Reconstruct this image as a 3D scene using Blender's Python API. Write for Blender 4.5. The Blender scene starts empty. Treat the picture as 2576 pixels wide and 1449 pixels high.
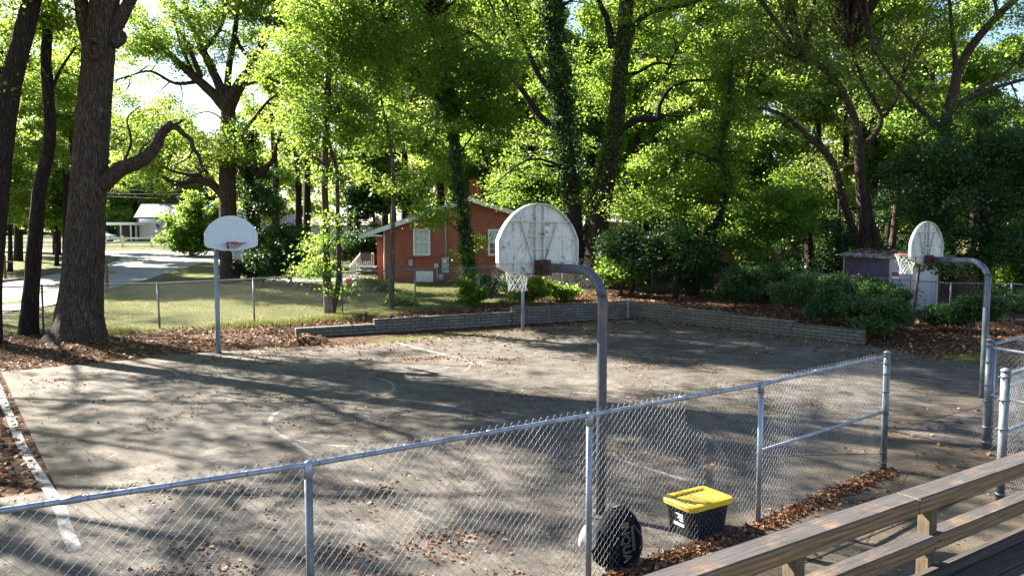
import bpy, math, random
import numpy as np
from mathutils import Vector, Matrix
random.seed(7)
RNG = np.random.default_rng(11)
C = bpy.context.scene.collection
SC = bpy.context.scene

# ------------------------------------------------------------------ camera
CX, CY, F = 1288.0, 724.5, 1900.0
PITCH = math.atan(139.5 / F)
H = 3.3
cam = bpy.data.cameras.new('camera')
cam.sensor_width = 36.0
cam.lens = 36.0 * F / 2576.0
cam.clip_start = 0.05
cam.clip_end = 2000
co = bpy.data.objects.new('camera', cam)
C.objects.link(co)
co.location = (0, 0, H)
co.rotation_euler = (math.radians(90) - PITCH, 0, 0)
SC.camera = co

# ------------------------------------------------------------------ light
SUN_AZ = math.radians(-58)      # from +Y towards -X : from the left, a little beyond the court
SUN_EL = math.radians(34)
world = bpy.data.worlds.new("World")
SC.world = world
world.use_nodes = True
wn = world.node_tree
for n in list(wn.nodes): wn.nodes.remove(n)
sky = wn.nodes.new('ShaderNodeTexSky')
sky.sky_type = 'NISHITA'
sky.sun_disc = False
sky.sun_elevation = SUN_EL
sky.sun_rotation = SUN_AZ
sky.air_density = 0.8
sky.dust_density = 0.6
sky.ozone_density = 1.0
bg = wn.nodes.new('ShaderNodeBackground')
bg.inputs[1].default_value = 0.05
wo = wn.nodes.new('ShaderNodeOutputWorld')
wn.links.new(sky.outputs[0], bg.inputs[0])
wn.links.new(bg.outputs[0], wo.inputs[0])
sl = bpy.data.lights.new('sun', 'SUN')
sl.energy = 5.0
sl.angle = math.radians(0.53)
sl.color = (1.0, 0.93, 0.82)
so = bpy.data.objects.new('sun', sl)
C.objects.link(so)
sd = Vector((math.sin(SUN_AZ) * math.cos(SUN_EL), math.cos(SUN_AZ) * math.cos(SUN_EL), math.sin(SUN_EL)))
so.rotation_euler = sd.to_track_quat('Z', 'Y').to_euler()
SC.view_settings.view_transform = 'Standard'
SC.view_settings.look = 'None'
SC.view_settings.exposure = 2.78
SC.view_settings.gamma = 1.0
SC.cycles.use_denoising = True
SC.cycles.max_bounces = 8
SC.cycles.diffuse_bounces = 3
SC.cycles.glossy_bounces = 2
SC.cycles.transmission_bounces = 5
SC.cycles.transparent_max_bounces = 8
SC.cycles.caustics_reflective = False
SC.cycles.caustics_refractive = False

# ------------------------------------------------------------------ picture geometry helpers
cp, sp_ = math.cos(PITCH), math.sin(PITCH)
def ray(u, v):
    a = (u - CX) / F; b = -(v - CY) / F
    return np.array([a, cp + b * sp_, -sp_ + b * cp])
def at(u, v, Y):
    d = ray(u, v); t = Y / d[1]
    return Vector((d[0] * t, Y, H + d[2] * t))
def G(u, v, z=0.0):
    d = ray(u, v); t = (z - H) / d[2]
    return Vector((d[0] * t, d[1] * t, z))
SL, Y0 = 0.04, 19.0
def GT(u, v):
    d = ray(u, v); t = (H + SL * Y0) / (SL * d[1] - d[2])
    return Vector((d[0] * t, d[1] * t, H + d[2] * t))

# ------------------------------------------------------------------ object helpers
def tag(o, label, cat, group=None, kind=None):
    if label: o['label'] = label
    if cat: o['category'] = cat
    if group: o['group'] = group
    if kind: o['kind'] = kind
    return o
def thing(name, label, cat, loc=(0, 0, 0), rotz=0.0, group=None):
    o = bpy.data.objects.new(name, None); C.objects.link(o)
    o.empty_display_size = 0.2
    o.location = loc; o.rotation_euler = (0, 0, rotz)
    return tag(o, label, cat, group)
def link(name, me, m, parent=None, smooth=False):
    if m is not None:
        me.materials.clear(); me.materials.append(m)
    if smooth:
        me.polygons.foreach_set('use_smooth', np.ones(len(me.polygons), dtype=bool))
    o = bpy.data.objects.new(name, me); C.objects.link(o)
    if parent is not None: o.parent = parent
    return o

class MB:
    def __init__(s): s.v = []; s.f = []
    def add(s, vs, fs):
        n = len(s.v); s.v += [tuple(p) for p in vs]; s.f += [tuple(i + n for i in f) for f in fs]; return s
    def box(s, c, d, rz=0.0, tilt=None):
        x, y, z = d[0] / 2, d[1] / 2, d[2] / 2
        vs = [Vector((sx * x, sy * y, sz * z)) for sz in (-1, 1) for sy in (-1, 1) for sx in (-1, 1)]
        M = Matrix.Rotation(rz, 3, 'Z')
        if tilt is not None: M = tilt.to_3x3()
        vs = [M @ p + Vector(c) for p in vs]
        return s.add(vs, [(0, 2, 3, 1), (4, 5, 7, 6), (0, 1, 5, 4), (2, 6, 7, 3), (0, 4, 6, 2), (1, 3, 7, 5)])
    def bbox(s, c, d, b=0.006, rz=0.0):          # box with chamfered vertical and top edges
        x, y, z = d[0] / 2, d[1] / 2, d[2] / 2
        def ring(ix, zz):
            a, bb = x - ix, y - ix
            k = b * 1.0
            return [(-a, -bb + k, zz), (-a + k, -bb, zz), (a - k, -bb, zz), (a, -bb + k, zz), (a, bb - k, zz), (a - k, bb, zz), (-a + k, bb, zz), (-a, bb - k, zz)]
        vs = ring(b, -z) + ring(0, -z + b) + ring(0, z - b) + ring(b, z)
        M = Matrix.Rotation(rz, 3, 'Z')
        vs = [M @ Vector(p) + Vector(c) for p in vs]
        fs = []
        for r in range(3):
            for i in range(8):
                j = (i + 1) % 8
                fs.append((r * 8 + i, r * 8 + j, r * 8 + 8 + j, r * 8 + 8 + i))
        fs.append(tuple(range(7, -1, -1))); fs.append(tuple(range(24, 32)))
        return s.add(vs, fs)
    def tube(s, pts, rad, n=10, cap=True, jit=0.0, lobes=0, lobe_amp=0.0):
        pts = [Vector(p) for p in pts]
        if not hasattr(rad, '__len__'): rad = [rad] * len(pts)
        base = len(s.v); up = Vector((0.031, 0.021, 1)).normalized()
        t0 = (pts[1] - pts[0]).normalized()
        if abs(t0.dot(up)) > 0.95: up = Vector((1, 0.03, 0)).normalized()
        nrm = (up - t0 * up.dot(t0)).normalized()
        for i, p in enumerate(pts):
            if i == 0: t = pts[1] - pts[0]
            elif i == len(pts) - 1: t = pts[-1] - pts[-2]
            else: t = (pts[i + 1] - p).normalized() + (p - pts[i - 1]).normalized()
            t = t.normalized()
            nrm = (nrm - t * nrm.dot(t)).normalized(); bn = t.cross(nrm)
            for k in range(n):
                a = 2 * math.pi * k / n
                r = rad[i]
                if jit: r *= 1 + jit * math.sin(3.1 * k + 1.7 * i) * 0.6 + random.uniform(-jit, jit) * 0.5
                if lobes: r *= 1 + lobe_amp * math.sin(lobes * a + 0.3 * i) * (1 if i < 3 else 0.4)
                s.v.append(tuple(p + nrm * (r * math.cos(a)) + bn * (r * math.sin(a))))
        for i in range(len(pts) - 1):
            for k in range(n):
                k2 = (k + 1) % n; a = base + i * n; b = a + n
                s.f.append((a + k, a + k2, b + k2, b + k))
        if cap:
            s.f.append(tuple(base + k for k in range(n - 1, -1, -1)))
            e = base + (len(pts) - 1) * n
            s.f.append(tuple(e + k for k in range(n)))
        return s
    def prism(s, poly, z0, z1):                   # polygon in XY extruded in Z
        n = len(poly)
        vs = [(p[0], p[1], z0) for p in poly] + [(p[0], p[1], z1) for p in poly]
        fs = [tuple(range(n - 1, -1, -1)), tuple(range(n, 2 * n))] + [(i, (i + 1) % n, n + (i + 1) % n, n + i) for i in range(n)]
        return s.add(vs, fs)
    def xprism(s, poly, x0, x1):                  # polygon in YZ extruded in X
        n = len(poly)
        vs = [(x0, p[0], p[1]) for p in poly] + [(x1, p[0], p[1]) for p in poly]
        fs = [tuple(range(n - 1, -1, -1)), tuple(range(n, 2 * n))] + [(i, (i + 1) % n, n + (i + 1) % n, n + i) for i in range(n)]
        return s.add(vs, fs)
    def yprism(s, poly, y0, y1):                  # polygon in XZ extruded in Y
        n = len(poly)
        vs = [(p[0], y0, p[1]) for p in poly] + [(p[0], y1, p[1]) for p in poly]
        fs = [tuple(range(n)), tuple(range(2 * n - 1, n - 1, -1))] + [(i, n + i, n + (i + 1) % n, (i + 1) % n) for i in range(n)]
        return s.add(vs, fs)
    def build(s, name, m, parent=None, smooth=False):
        me = bpy.data.meshes.new(name)
        me.from_pydata(s.v, [], s.f); me.update()
        return link(name, me, m, parent, smooth)

def np_mesh(name, V, Fq, rnd=None):               # V (n,3), Fq (m,4) or (m,3)
    me = bpy.data.meshes.new(name)
    k = Fq.shape[1]
    me.vertices.add(len(V)); me.vertices.foreach_set('co', np.ascontiguousarray(V, dtype=np.float32).ravel())
    me.loops.add(Fq.size); me.loops.foreach_set('vertex_index', Fq.astype(np.int32).ravel())
    me.polygons.add(len(Fq)); me.polygons.foreach_set('loop_start', np.arange(0, Fq.size, k, dtype=np.int32))
    me.polygons.foreach_set('loop_total', np.full(len(Fq), k, dtype=np.int32))
    if rnd is not None:
        at_ = me.attributes.new('rnd', 'FLOAT', 'POINT'); at_.data.foreach_set('value', rnd.astype(np.float32))
    me.update(calc_edges=True)
    return me

# ------------------------------------------------------------------ materials
def nt(name):
    m = bpy.data.materials.new(name); m.use_nodes = True
    t = m.node_tree; b = t.nodes['Principled BSDF']
    return m, t, b
def N(t, k, **kw):
    n = t.nodes.new(k)
    for a, v in kw.items():
        if a.startswith('i_'):
            key = a[2:]; key = int(key) if key.isdigit() else key
            n.inputs[key].default_value = v
        else: setattr(n, a, v)
    return n
def coords(t, kind='Object', scale=(1, 1, 1)):
    tc = N(t, 'ShaderNodeTexCoord'); mp = N(t, 'ShaderNodeMapping'); mp.inputs['Scale'].default_value = scale
    t.links.new(tc.outputs[kind], mp.inputs[0]); return mp.outputs[0]
def noise(t, vec, scale, detail=5, rough=0.6):
    n = N(t, 'ShaderNodeTexNoise'); n.inputs['Scale'].default_value = scale; n.inputs['Detail'].default_value = detail
    n.inputs['Roughness'].default_value = rough; t.links.new(vec, n.inputs['Vector']); return n.outputs['Fac']
def ramp(t, fac, stops):
    r = N(t, 'ShaderNodeValToRGB'); e = r.color_ramp.elements
    while len(e) < len(stops): e.new(0.5)
    for i, (p, c) in enumerate(stops):
        e[i].position = p; e[i].color = c if len(c) == 4 else (*c, 1)
    t.links.new(fac, r.inputs[0]); return r.outputs[0]
def mixc(t, fac, a, b, mode='MIX'):
    m = N(t, 'ShaderNodeMixRGB', blend_type=mode)
    for i, x in enumerate((fac, a, b)):
        if hasattr(x, 'is_linked'): t.links.new(x, m.inputs[i])
        else: m.inputs[i].default_value = x if i == 0 or len(x) == 4 else (*x, 1)
    return m.outputs[0]
def bump(t, b, h, strength=0.4, dist=0.01):
    n = N(t, 'ShaderNodeBump'); n.inputs['Strength'].default_value = strength; n.inputs['Distance'].default_value = dist
    t.links.new(h, n.inputs['Height']); t.links.new(n.outputs[0], b.inputs['Normal'])
def simple(name, c1, c2, scale=6, rough=0.6, metal=0.0, bs=0.15, bd=0.004, stretch=(1, 1, 1), lo=0.35, hi=0.65, spec=0.4):
    m, t, b = nt(name); v = coords(t, scale=stretch); f = noise(t, v, scale)
    col = ramp(t, f, [(lo, c1), (hi, c2)])
    t.links.new(col, b.inputs['Base Color']); b.inputs['Roughness'].default_value = rough
    b.inputs['Metallic'].default_value = metal; b.inputs['Specular IOR Level'].default_value = spec
    if bs: bump(t, b, noise(t, v, scale * 5, 4), bs, bd)
    return m

def bark_mat(name, c1, c2, c3, sc=1.0):
    m, t, b = nt(name)
    v = coords(t, scale=(15 * sc, 15 * sc, 1.5 * sc))
    n1 = noise(t, v, 1.3, 8, 0.75)
    vo = N(t, 'ShaderNodeTexVoronoi', feature='DISTANCE_TO_EDGE'); vo.inputs['Scale'].default_value = 1.7
    w = N(t, 'ShaderNodeVectorMath', operation='ADD'); nn = N(t, 'ShaderNodeTexNoise'); nn.inputs['Scale'].default_value = 0.9; nn.inputs['Detail'].default_value = 5
    t.links.new(v, nn.inputs[0]); t.links.new(v, w.inputs[0]); t.links.new(nn.outputs['Color'], w.inputs[1]); t.links.new(w.outputs[0], vo.inputs['Vector'])
    edge = ramp(t, vo.outputs['Distance'], [(0.0, (0, 0, 0)), (0.2, (1, 1, 1))])
    base = ramp(t, n1, [(0.3, c1), (0.6, c2), (0.8, c3)])
    v2 = coords(t); big = noise(t, v2, 1.3, 4)
    base = mixc(t, ramp(t, big, [(0.55, (0, 0, 0)), (0.72, (0.5, 0.5, 0.5))]), base, c3)
    col = mixc(t, edge, tuple(x * 0.6 for x in c1), base)
    lich = ramp(t, noise(t, v2, 7, 5, 0.7), [(0.62, (0, 0, 0)), (0.68, (0.55, 0.55, 0.55))])
    col = mixc(t, lich, col, tuple(min(1, x * 1.25) for x in c3))
    t.links.new(col, b.inputs['Base Color']); b.inputs['Roughness'].default_value = 0.92; b.inputs['Specular IOR Level'].default_value = 0.2
    h = N(t, 'ShaderNodeMath', operation='ADD'); t.links.new(edge, h.inputs[0]); t.links.new(n1, h.inputs[1])
    bump(t, b, h.outputs[0], 0.9, 0.03)
    return m

def leaf_mat(name, dark, mid, light, trans, tw=0.5, yellow=None, ypos=0.93, rough=0.45):
    m = bpy.data.materials.new(name); m.use_nodes = True; t = m.node_tree
    for n in list(t.nodes): t.nodes.remove(n)
    a = N(t, 'ShaderNodeAttribute', attribute_name='rnd')
    st = [(0.0, dark), (0.45, mid), (0.85, light)]
    if yellow: st.append((ypos, yellow))
    col = ramp(t, a.outputs['Fac'], st)
    df = N(t, 'ShaderNodeBsdfPrincipled'); df.inputs['Roughness'].default_value = rough; df.inputs['Specular IOR Level'].default_value = 0.25
    t.links.new(col, df.inputs['Base Color'])
    tr = N(t, 'ShaderNodeBsdfTranslucent')
    tc = mixc(t, 0.72, col, trans); t.links.new(tc, tr.inputs[0])
    mx = N(t, 'ShaderNodeMixShader'); mx.inputs[0].default_value = tw
    t.links.new(df.outputs[0], mx.inputs[1]); t.links.new(tr.outputs[0], mx.inputs[2])
    o = N(t, 'ShaderNodeOutputMaterial'); t.links.new(mx.outputs[0], o.inputs[0])
    return m

def brick_mat(name, c1, c2, mortar, axis='x', w=0.22, h=0.075, ms=0.012, off=0.5, bd=0.008):
    m, t, b = nt(name)
    tc = N(t, 'ShaderNodeTexCoord'); sx = N(t, 'ShaderNodeSeparateXYZ'); cb = N(t, 'ShaderNodeCombineXYZ')
    t.links.new(tc.outputs['Object'], sx.inputs[0])
    t.links.new(sx.outputs[0 if axis == 'x' else 1], cb.inputs[0]); t.links.new(sx.outputs[2], cb.inputs[1])
    br = N(t, 'ShaderNodeTexBrick'); br.offset = off
    br.inputs['Scale'].default_value = 1.0; br.inputs['Brick Width'].default_value = w; br.inputs['Row Height'].default_value = h
    br.inputs['Mortar Size'].default_value = ms; br.inputs['Mortar Smooth'].default_value = 0.2; br.inputs['Bias'].default_value = -0.1
    br.inputs['Color1'].default_value = (*c1, 1); br.inputs['Color2'].default_value = (*c2, 1); br.inputs['Mortar'].default_value = (*mortar, 1)
    t.links.new(cb.outputs[0], br.inputs['Vector'])
    n = noise(t, tc.outputs['Object'], 3.0); n2 = noise(t, tc.outputs['Object'], 25.0)
    col = mixc(t, 0.55, br.outputs['Color'], ramp(t, n, [(0.25, (0.55, 0.55, 0.55)), (0.75, (1.25, 1.2, 1.15))]), 'MULTIPLY')
    col = mixc(t, 0.35, col, ramp(t, n2, [(0.3, (0.6, 0.6, 0.6)), (0.7, (1.2, 1.2, 1.2))]), 'MULTIPLY')
    t.links.new(col, b.inputs['Base Color']); b.inputs['Roughness'].default_value = 0.9
    inv = N(t, 'ShaderNodeMath', operation='SUBTRACT'); inv.inputs[0].default_value = 1.0; t.links.new(br.outputs['Fac'], inv.inputs[1])
    ad = N(t, 'ShaderNodeMath', operation='MULTIPLY_ADD'); ad.inputs[1].default_value = 0.3; t.links.new(n2, ad.inputs[0]); t.links.new(inv.outputs[0], ad.inputs[2])
    bump(t, b, ad.outputs[0], 0.8, bd)
    return m

def ground_mat():
    m, t, b = nt('ground_soil_and_lawn')
    v = coords(t)
    # lawn
    n1 = noise(t, v, 0.9, 6, 0.65); n2 = noise(t, v, 14, 5, 0.7); n3 = noise(t, v, 60, 3, 0.7)
    lawn = ramp(t, n1, [(0.3, (0.055, 0.082, 0.02)), (0.5, (0.11, 0.115, 0.038)), (0.7, (0.2, 0.17, 0.08))])
    lawn = mixc(t, 0.6, lawn, ramp(t, n2, [(0.3, (0.5, 0.55, 0.45)), (0.7, (1.35, 1.3, 1.2))]), 'MULTIPLY')
    lawn = mixc(t, 0.5, lawn, ramp(t, n3, [(0.3, (0.5, 0.5, 0.5)), (0.7, (1.4, 1.4, 1.4))]), 'MULTIPLY')
    # mulch / fallen leaves
    vo = N(t, 'ShaderNodeTexVoronoi'); vo.inputs['Scale'].default_value = 16; t.links.new(v, vo.inputs['Vector'])
    sv = N(t, 'ShaderNodeSeparateColor'); t.links.new(vo.outputs['Color'], sv.inputs[0])
    mul = ramp(t, sv.outputs[0], [(0.0, (0.022, 0.014, 0.010)), (0.4, (0.06, 0.032, 0.02)), (0.75, (0.12, 0.06, 0.034)), (1.0, (0.2, 0.12, 0.075))])
    mul = mixc(t, 0.5, mul, ramp(t, n2, [(0.3, (0.4, 0.4, 0.4)), (0.7, (1.3, 1.3, 1.3))]), 'MULTIPLY')
    am = N(t, 'ShaderNodeAttribute', attribute_name='mulch'); ag = N(t, 'ShaderNodeAttribute', attribute_name='moss')
    f = N(t, 'ShaderNodeMath', operation='ADD'); t.links.new(am.outputs['Fac'], f.inputs[0])
    ns = N(t, 'ShaderNodeMath', operation='MULTIPLY_ADD'); ns.inputs[1].default_value = 1.2; ns.inputs[2].default_value = -0.6
    t.links.new(noise(t, v, 2.2, 6, 0.7), ns.inputs[0]); t.links.new(ns.outputs[0], f.inputs[1])
    fr = ramp(t, f.outputs[0], [(0.42, (0, 0, 0)), (0.58, (1, 1, 1))])
    col = mixc(t, fr, lawn, mul)
    f2 = N(t, 'ShaderNodeMath', operation='ADD'); t.links.new(ag.outputs['Fac'], f2.inputs[0]); t.links.new(ns.outputs[0], f2.inputs[1])
    col = mixc(t, ramp(t, f2.outputs[0], [(0.5, (0, 0, 0)), (0.65, (1, 1, 1))]), col, ramp(t, n2, [(0.3, (0.07, 0.1, 0.012)), (0.7, (0.2, 0.2, 0.03))]))
    t.links.new(col, b.inputs['Base Color']); b.inputs['Roughness'].default_value = 0.95; b.inputs['Specular IOR Level'].default_value = 0.15
    ad = N(t, 'ShaderNodeMath', operation='ADD'); t.links.new(n2, ad.inputs[0]); t.links.new(n3, ad.inputs[1])
    bump(t, b, ad.outputs[0], 0.8, 0.05)
    return m

def court_mat():
    m, t, b = nt('weathered_court_concrete')
    v = coords(t)
    big = noise(t, v, 0.35, 6, 0.62); mid = noise(t, v, 2.5, 6, 0.7); fine = noise(t, v, 55, 5, 0.85)
    col = ramp(t, big, [(0.3, (0.066, 0.057, 0.047)), (0.55, (0.104, 0.092, 0.078)), (0.75, (0.155, 0.14, 0.121))])
    col = mixc(t, 0.7, col, ramp(t, mid, [(0.36, (0.42, 0.4, 0.37)), (0.5, (1, 1, 1)), (0.64, (1.45, 1.45, 1.45))]), 'MULTIPLY')
    grit = noise(t, v, 14, 6, 0.85)
    col = mixc(t, 0.8, col, ramp(t, grit, [(0.4, (0.5, 0.47, 0.43)), (0.52, (1, 1, 1)), (0.64, (1.3, 1.3, 1.3))]), 'MULTIPLY')
    col = mixc(t, 0.7, col, ramp(t, fine, [(0.3, (0.45, 0.45, 0.45)), (0.7, (1.5, 1.5, 1.5))]), 'MULTIPLY')
    # thin cracks
    vw = N(t, 'ShaderNodeVectorMath', operation='ADD'); nn = N(t, 'ShaderNodeTexNoise'); nn.inputs['Scale'].default_value = 0.7; nn.inputs['Detail'].default_value = 6
    t.links.new(v, nn.inputs[0]); sc = N(t, 'ShaderNodeVectorMath', operation='SCALE'); sc.inputs['Scale'].default_value = 1.6
    t.links.new(nn.outputs['Color'], sc.inputs[0]); t.links.new(v, vw.inputs[0]); t.links.new(sc.outputs[0], vw.inputs[1])
    vo = N(t, 'ShaderNodeTexVoronoi', feature='DISTANCE_TO_EDGE'); vo.inputs['Scale'].default_value = 0.22; t.links.new(vw.outputs[0], vo.inputs['Vector'])
    ck = ramp(t, vo.outputs['Distance'], [(0.003, (1, 1, 1)), (0.0065, (0, 0, 0))])
    ckf = N(t, 'ShaderNodeMath', operation='MULTIPLY'); ckf.inputs[1].default_value = 0.55; t.links.new(ck, ckf.inputs[0])
    col = mixc(t, ckf.outputs[0], col, (0.05, 0.043, 0.036))
    # dark stains and dirt
    st = ramp(t, noise(t, v, 0.9, 7, 0.7), [(0.48, (0, 0, 0)), (0.68, (0.75, 0.75, 0.75))])
    col = mixc(t, st, col, (0.05, 0.04, 0.03))
    am = N(t, 'ShaderNodeAttribute', attribute_name='dirt')
    f2 = N(t, 'ShaderNodeMath', operation='MULTIPLY'); t.links.new(am.outputs['Fac'], f2.inputs[0])
    t.links.new(ramp(t, mid, [(0.3, (0.3, 0.3, 0.3)), (0.6, (1, 1, 1))]), f2.inputs[1])
    col = mixc(t, f2.outputs[0], col, ramp(t, fine, [(0.3, (0.045, 0.04, 0.02)), (0.7, (0.12, 0.085, 0.05))]))
    t.links.new(col, b.inputs['Base Color']); b.inputs['Roughness'].default_value = 0.85; b.inputs['Specular IOR Level'].default_value = 0.3
    bump(t, b, fine, 0.4, 0.004)
    return m

def paint_mat(name, c, wear_lo, wear_hi):
    m = bpy.data.materials.new(name); m.use_nodes = True; t = m.node_tree; b = t.nodes['Principled BSDF']
    v = coords(t); n = noise(t, v, 3.5, 8, 0.75); n2 = noise(t, v, 45, 3, 0.8)
    ad = N(t, 'ShaderNodeMath', operation='MULTIPLY_ADD'); ad.inputs[1].default_value = 0.35; t.links.new(n2, ad.inputs[0]); t.links.new(n, ad.inputs[2])
    mask = ramp(t, ad.outputs[0], [(wear_lo, (0, 0, 0)), (wear_hi, (1, 1, 1))])
    b.inputs['Base Color'].default_value = (*c, 1); b.inputs['Roughness'].default_value = 0.8
    tr = N(t, 'ShaderNodeBsdfTransparent'); mx = N(t, 'ShaderNodeMixShader')
    t.links.new(mask, mx.inputs[0]); t.links.new(tr.outputs[0], mx.inputs[1]); t.links.new(b.outputs[0], mx.inputs[2])
    t.links.new(mx.outputs[0], t.nodes['Material Output'].inputs[0])
    return m

def wood_mat(name, c1, c2, c3, dark=0.0, ax=0):
    m, t, b = nt(name)
    st = [30, 30, 30]; st[ax] = 1.3
    v = coords(t, scale=tuple(st)); g = noise(t, v, 2.2, 7, 0.7)
    w = N(t, 'ShaderNodeTexWave', wave_type='RINGS', rings_direction='XYZ'[ax]) if False else None
    v2 = coords(t); blo = noise(t, v2, 3.2, 6, 0.7)
    st2 = [3, 3, 3]; st2[ax] = 0.55
    v3 = coords(t, scale=tuple(st2)); wv = N(t, 'ShaderNodeTexWave', wave_type='BANDS', bands_direction='Z'); wv.inputs['Scale'].default_value = 3.5
    wv.inputs['Distortion'].default_value = 7; wv.inputs['Detail'].default_value = 3; t.links.new(v3, wv.inputs['Vector'])
    col = ramp(t, g, [(0.3, c1), (0.5, c2), (0.72, c3)])
    col = mixc(t, 0.45, col, ramp(t, wv.outputs['Fac'], [(0.15, (0.5, 0.42, 0.34)), (0.6, (1.15, 1.12, 1.1))]), 'MULTIPLY')
    if dark > 0:
        # black weathering confined to the upward faces
        ge = N(t, 'ShaderNodeNewGeometry'); sx = N(t, 'ShaderNodeSeparateXYZ'); t.links.new(ge.outputs['True Normal'], sx.inputs[0])
        mk = ramp(t, blo, [(0.5, (dark, dark, dark)), (0.72, (dark * 0.35, dark * 0.35, dark * 0.35))])
        mu = N(t, 'ShaderNodeMath', operation='MULTIPLY', use_clamp=True); t.links.new(mk, mu.inputs[0]); t.links.new(sx.outputs[2], mu.inputs[1])
        col = mixc(t, mu.outputs[0], col, ramp(t, g, [(0.3, (0.012, 0.011, 0.011)), (0.7, (0.07, 0.06, 0.058))]))
    t.links.new(col, b.inputs['Base Color']); b.inputs['Roughness'].default_value = 0.85
    bump(t, b, g, 0.6, 0.006)
    return m

def board_mat():
    m, t, b = nt('weathered_white_board_paint')
    v = coords(t); vs = coords(t, scale=(6, 6, 1.2))
    base = ramp(t, noise(t, v, 3, 5), [(0.3, (0.48, 0.47, 0.4)), (0.7, (0.66, 0.65, 0.58))])
    a = ramp(t, noise(t, vs, 3.2, 6, 0.75), [(0.5, (0, 0, 0)), (0.66, (0.85, 0.85, 0.85))])
    g = ramp(t, noise(t, v, 11, 5, 0.7), [(0.57, (0, 0, 0)), (0.63, (0.9, 0.9, 0.9))])
    col = mixc(t, a, base, (0.3, 0.33, 0.24)); col = mixc(t, g, col, (0.2, 0.2, 0.2))
    t.links.new(col, b.inputs['Base Color']); b.inputs['Roughness'].default_value = 0.6
    bump(t, b, noise(t, v, 40), 0.2, 0.002)
    return m
def board_front_mat():
    m, t, b = nt('faded_white_board_face')
    v = coords(t); vs = coords(t, scale=(8, 8, 1.0))
    sx = N(t, 'ShaderNodeSeparateXYZ'); tc = N(t, 'ShaderNodeTexCoord'); t.links.new(tc.outputs['Object'], sx.inputs[0])
    a = ramp(t, noise(t, vs, 3.2, 6, 0.75), [(0.52, (0, 0, 0)), (0.72, (0.6, 0.6, 0.6))])
    col = mixc(t, a, (0.6, 0.64, 0.63), (0.28, 0.3, 0.25))
    t.links.new(col, b.inputs['Base Color']); b.inputs['Roughness'].default_value = 0.5
    return m
def siding_mat(name, c, pitch=0.18):
    m, t, b = nt(name)
    v = coords(t); sx = N(t, 'ShaderNodeSeparateXYZ'); t.links.new(v, sx.inputs[0])
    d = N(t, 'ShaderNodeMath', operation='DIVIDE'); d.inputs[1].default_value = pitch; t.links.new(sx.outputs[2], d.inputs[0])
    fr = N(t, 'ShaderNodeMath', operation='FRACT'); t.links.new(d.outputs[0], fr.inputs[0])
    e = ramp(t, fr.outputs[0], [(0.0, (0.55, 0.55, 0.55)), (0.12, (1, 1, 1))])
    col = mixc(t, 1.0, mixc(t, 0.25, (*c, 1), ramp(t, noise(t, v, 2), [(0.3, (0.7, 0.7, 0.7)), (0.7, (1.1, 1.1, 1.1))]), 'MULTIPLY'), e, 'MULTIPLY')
    t.links.new(col, b.inputs['Base Color']); b.inputs['Roughness'].default_value = 0.7
    bump(t, b, fr.outputs[0], 0.6, 0.02)
    return m
def glass_mat():
    m, t, b = nt('dark_window_glass'); b.inputs['Base Color'].default_value = (0.02, 0.028, 0.03, 1); b.inputs['Roughness'].default_value = 0.06
    b.inputs['Specular IOR Level'].default_value = 0.8; return m

M = {}
M['ground'] = ground_mat(); M['court'] = court_mat()
M['line'] = paint_mat('worn_white_line_paint', (0.32, 0.32, 0.3), 0.5, 0.95)
M['line_faint'] = paint_mat('faint_white_line_paint', (0.34, 0.34, 0.32), 0.58, 1.0)
M['line_strong'] = paint_mat('thick_white_edge_paint', (0.4, 0.39, 0.37), 0.44, 0.82)
M['road'] = simple('pale_asphalt', (0.17, 0.17, 0.175), (0.26, 0.255, 0.25), 1.2, 0.9, bs=0.3)
M['kerb'] = simple('grey_kerb_concrete', (0.11, 0.105, 0.1), (0.2, 0.19, 0.18), 5, 0.9)
M['galv'] = simple('galvanised_steel', (0.2, 0.23, 0.27), (0.34, 0.38, 0.43), 9, 0.42, 0.6, bs=0.05, stretch=(1, 1, 0.3))
M['galv_old'] = simple('dull_galvanised_steel', (0.1, 0.115, 0.125), (0.22, 0.24, 0.255), 14, 0.55, 0.5, bs=0.1, stretch=(1, 1, 0.4))
M['wire'] = simple('galvanised_wire', (0.13, 0.14, 0.155), (0.24, 0.25, 0.27), 30, 0.65, 0.25, bs=0)
M['wire_old'] = simple('old_fence_wire', (0.14, 0.14, 0.14), (0.26, 0.26, 0.25), 30, 0.6, 0.2, bs=0)
M['pole'] = simple('weathered_pole_paint', (0.07, 0.09, 0.11), (0.17, 0.2, 0.23), 7, 0.5, 0.45, bs=0.2, stretch=(1, 1, 0.25))
M['pole_rust'] = simple('rusty_pole_steel', (0.075, 0.09, 0.105), (0.24, 0.12, 0.07), 4, 0.55, 0.35, bs=0.2, stretch=(1.6, 1.6, 0.6), lo=0.5, hi=0.7)
M['pole_blue'] = simple('blue_grey_pole_paint', (0.16, 0.2, 0.25), (0.28, 0.33, 0.38), 7, 0.45, 0.4, bs=0.15, stretch=(1, 1, 0.3))
M['rust'] = simple('dark_rust', (0.035, 0.02, 0.015), (0.12, 0.055, 0.03), 12, 0.8, 0.3)
M['red'] = simple('faded_red_rim_paint', (0.22, 0.02, 0.025), (0.38, 0.05, 0.055), 8, 0.5)
M['pinkred'] = simple('sun_faded_pink_rim_paint', (0.45, 0.09, 0.12), (0.6, 0.16, 0.2), 8, 0.5)
M['net'] = simple('white_net_cord', (0.5, 0.5, 0.48), (0.75, 0.75, 0.72), 20, 0.9, bs=0)
M['board'] = board_mat(); M['board_face'] = board_front_mat()
M['wallx'] = brick_mat('retaining_wall_block', (0.13, 0.115, 0.09), (0.2, 0.178, 0.14), (0.04, 0.035, 0.028), 'x', 0.4, 0.105, 0.014, bd=0.02)
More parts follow.
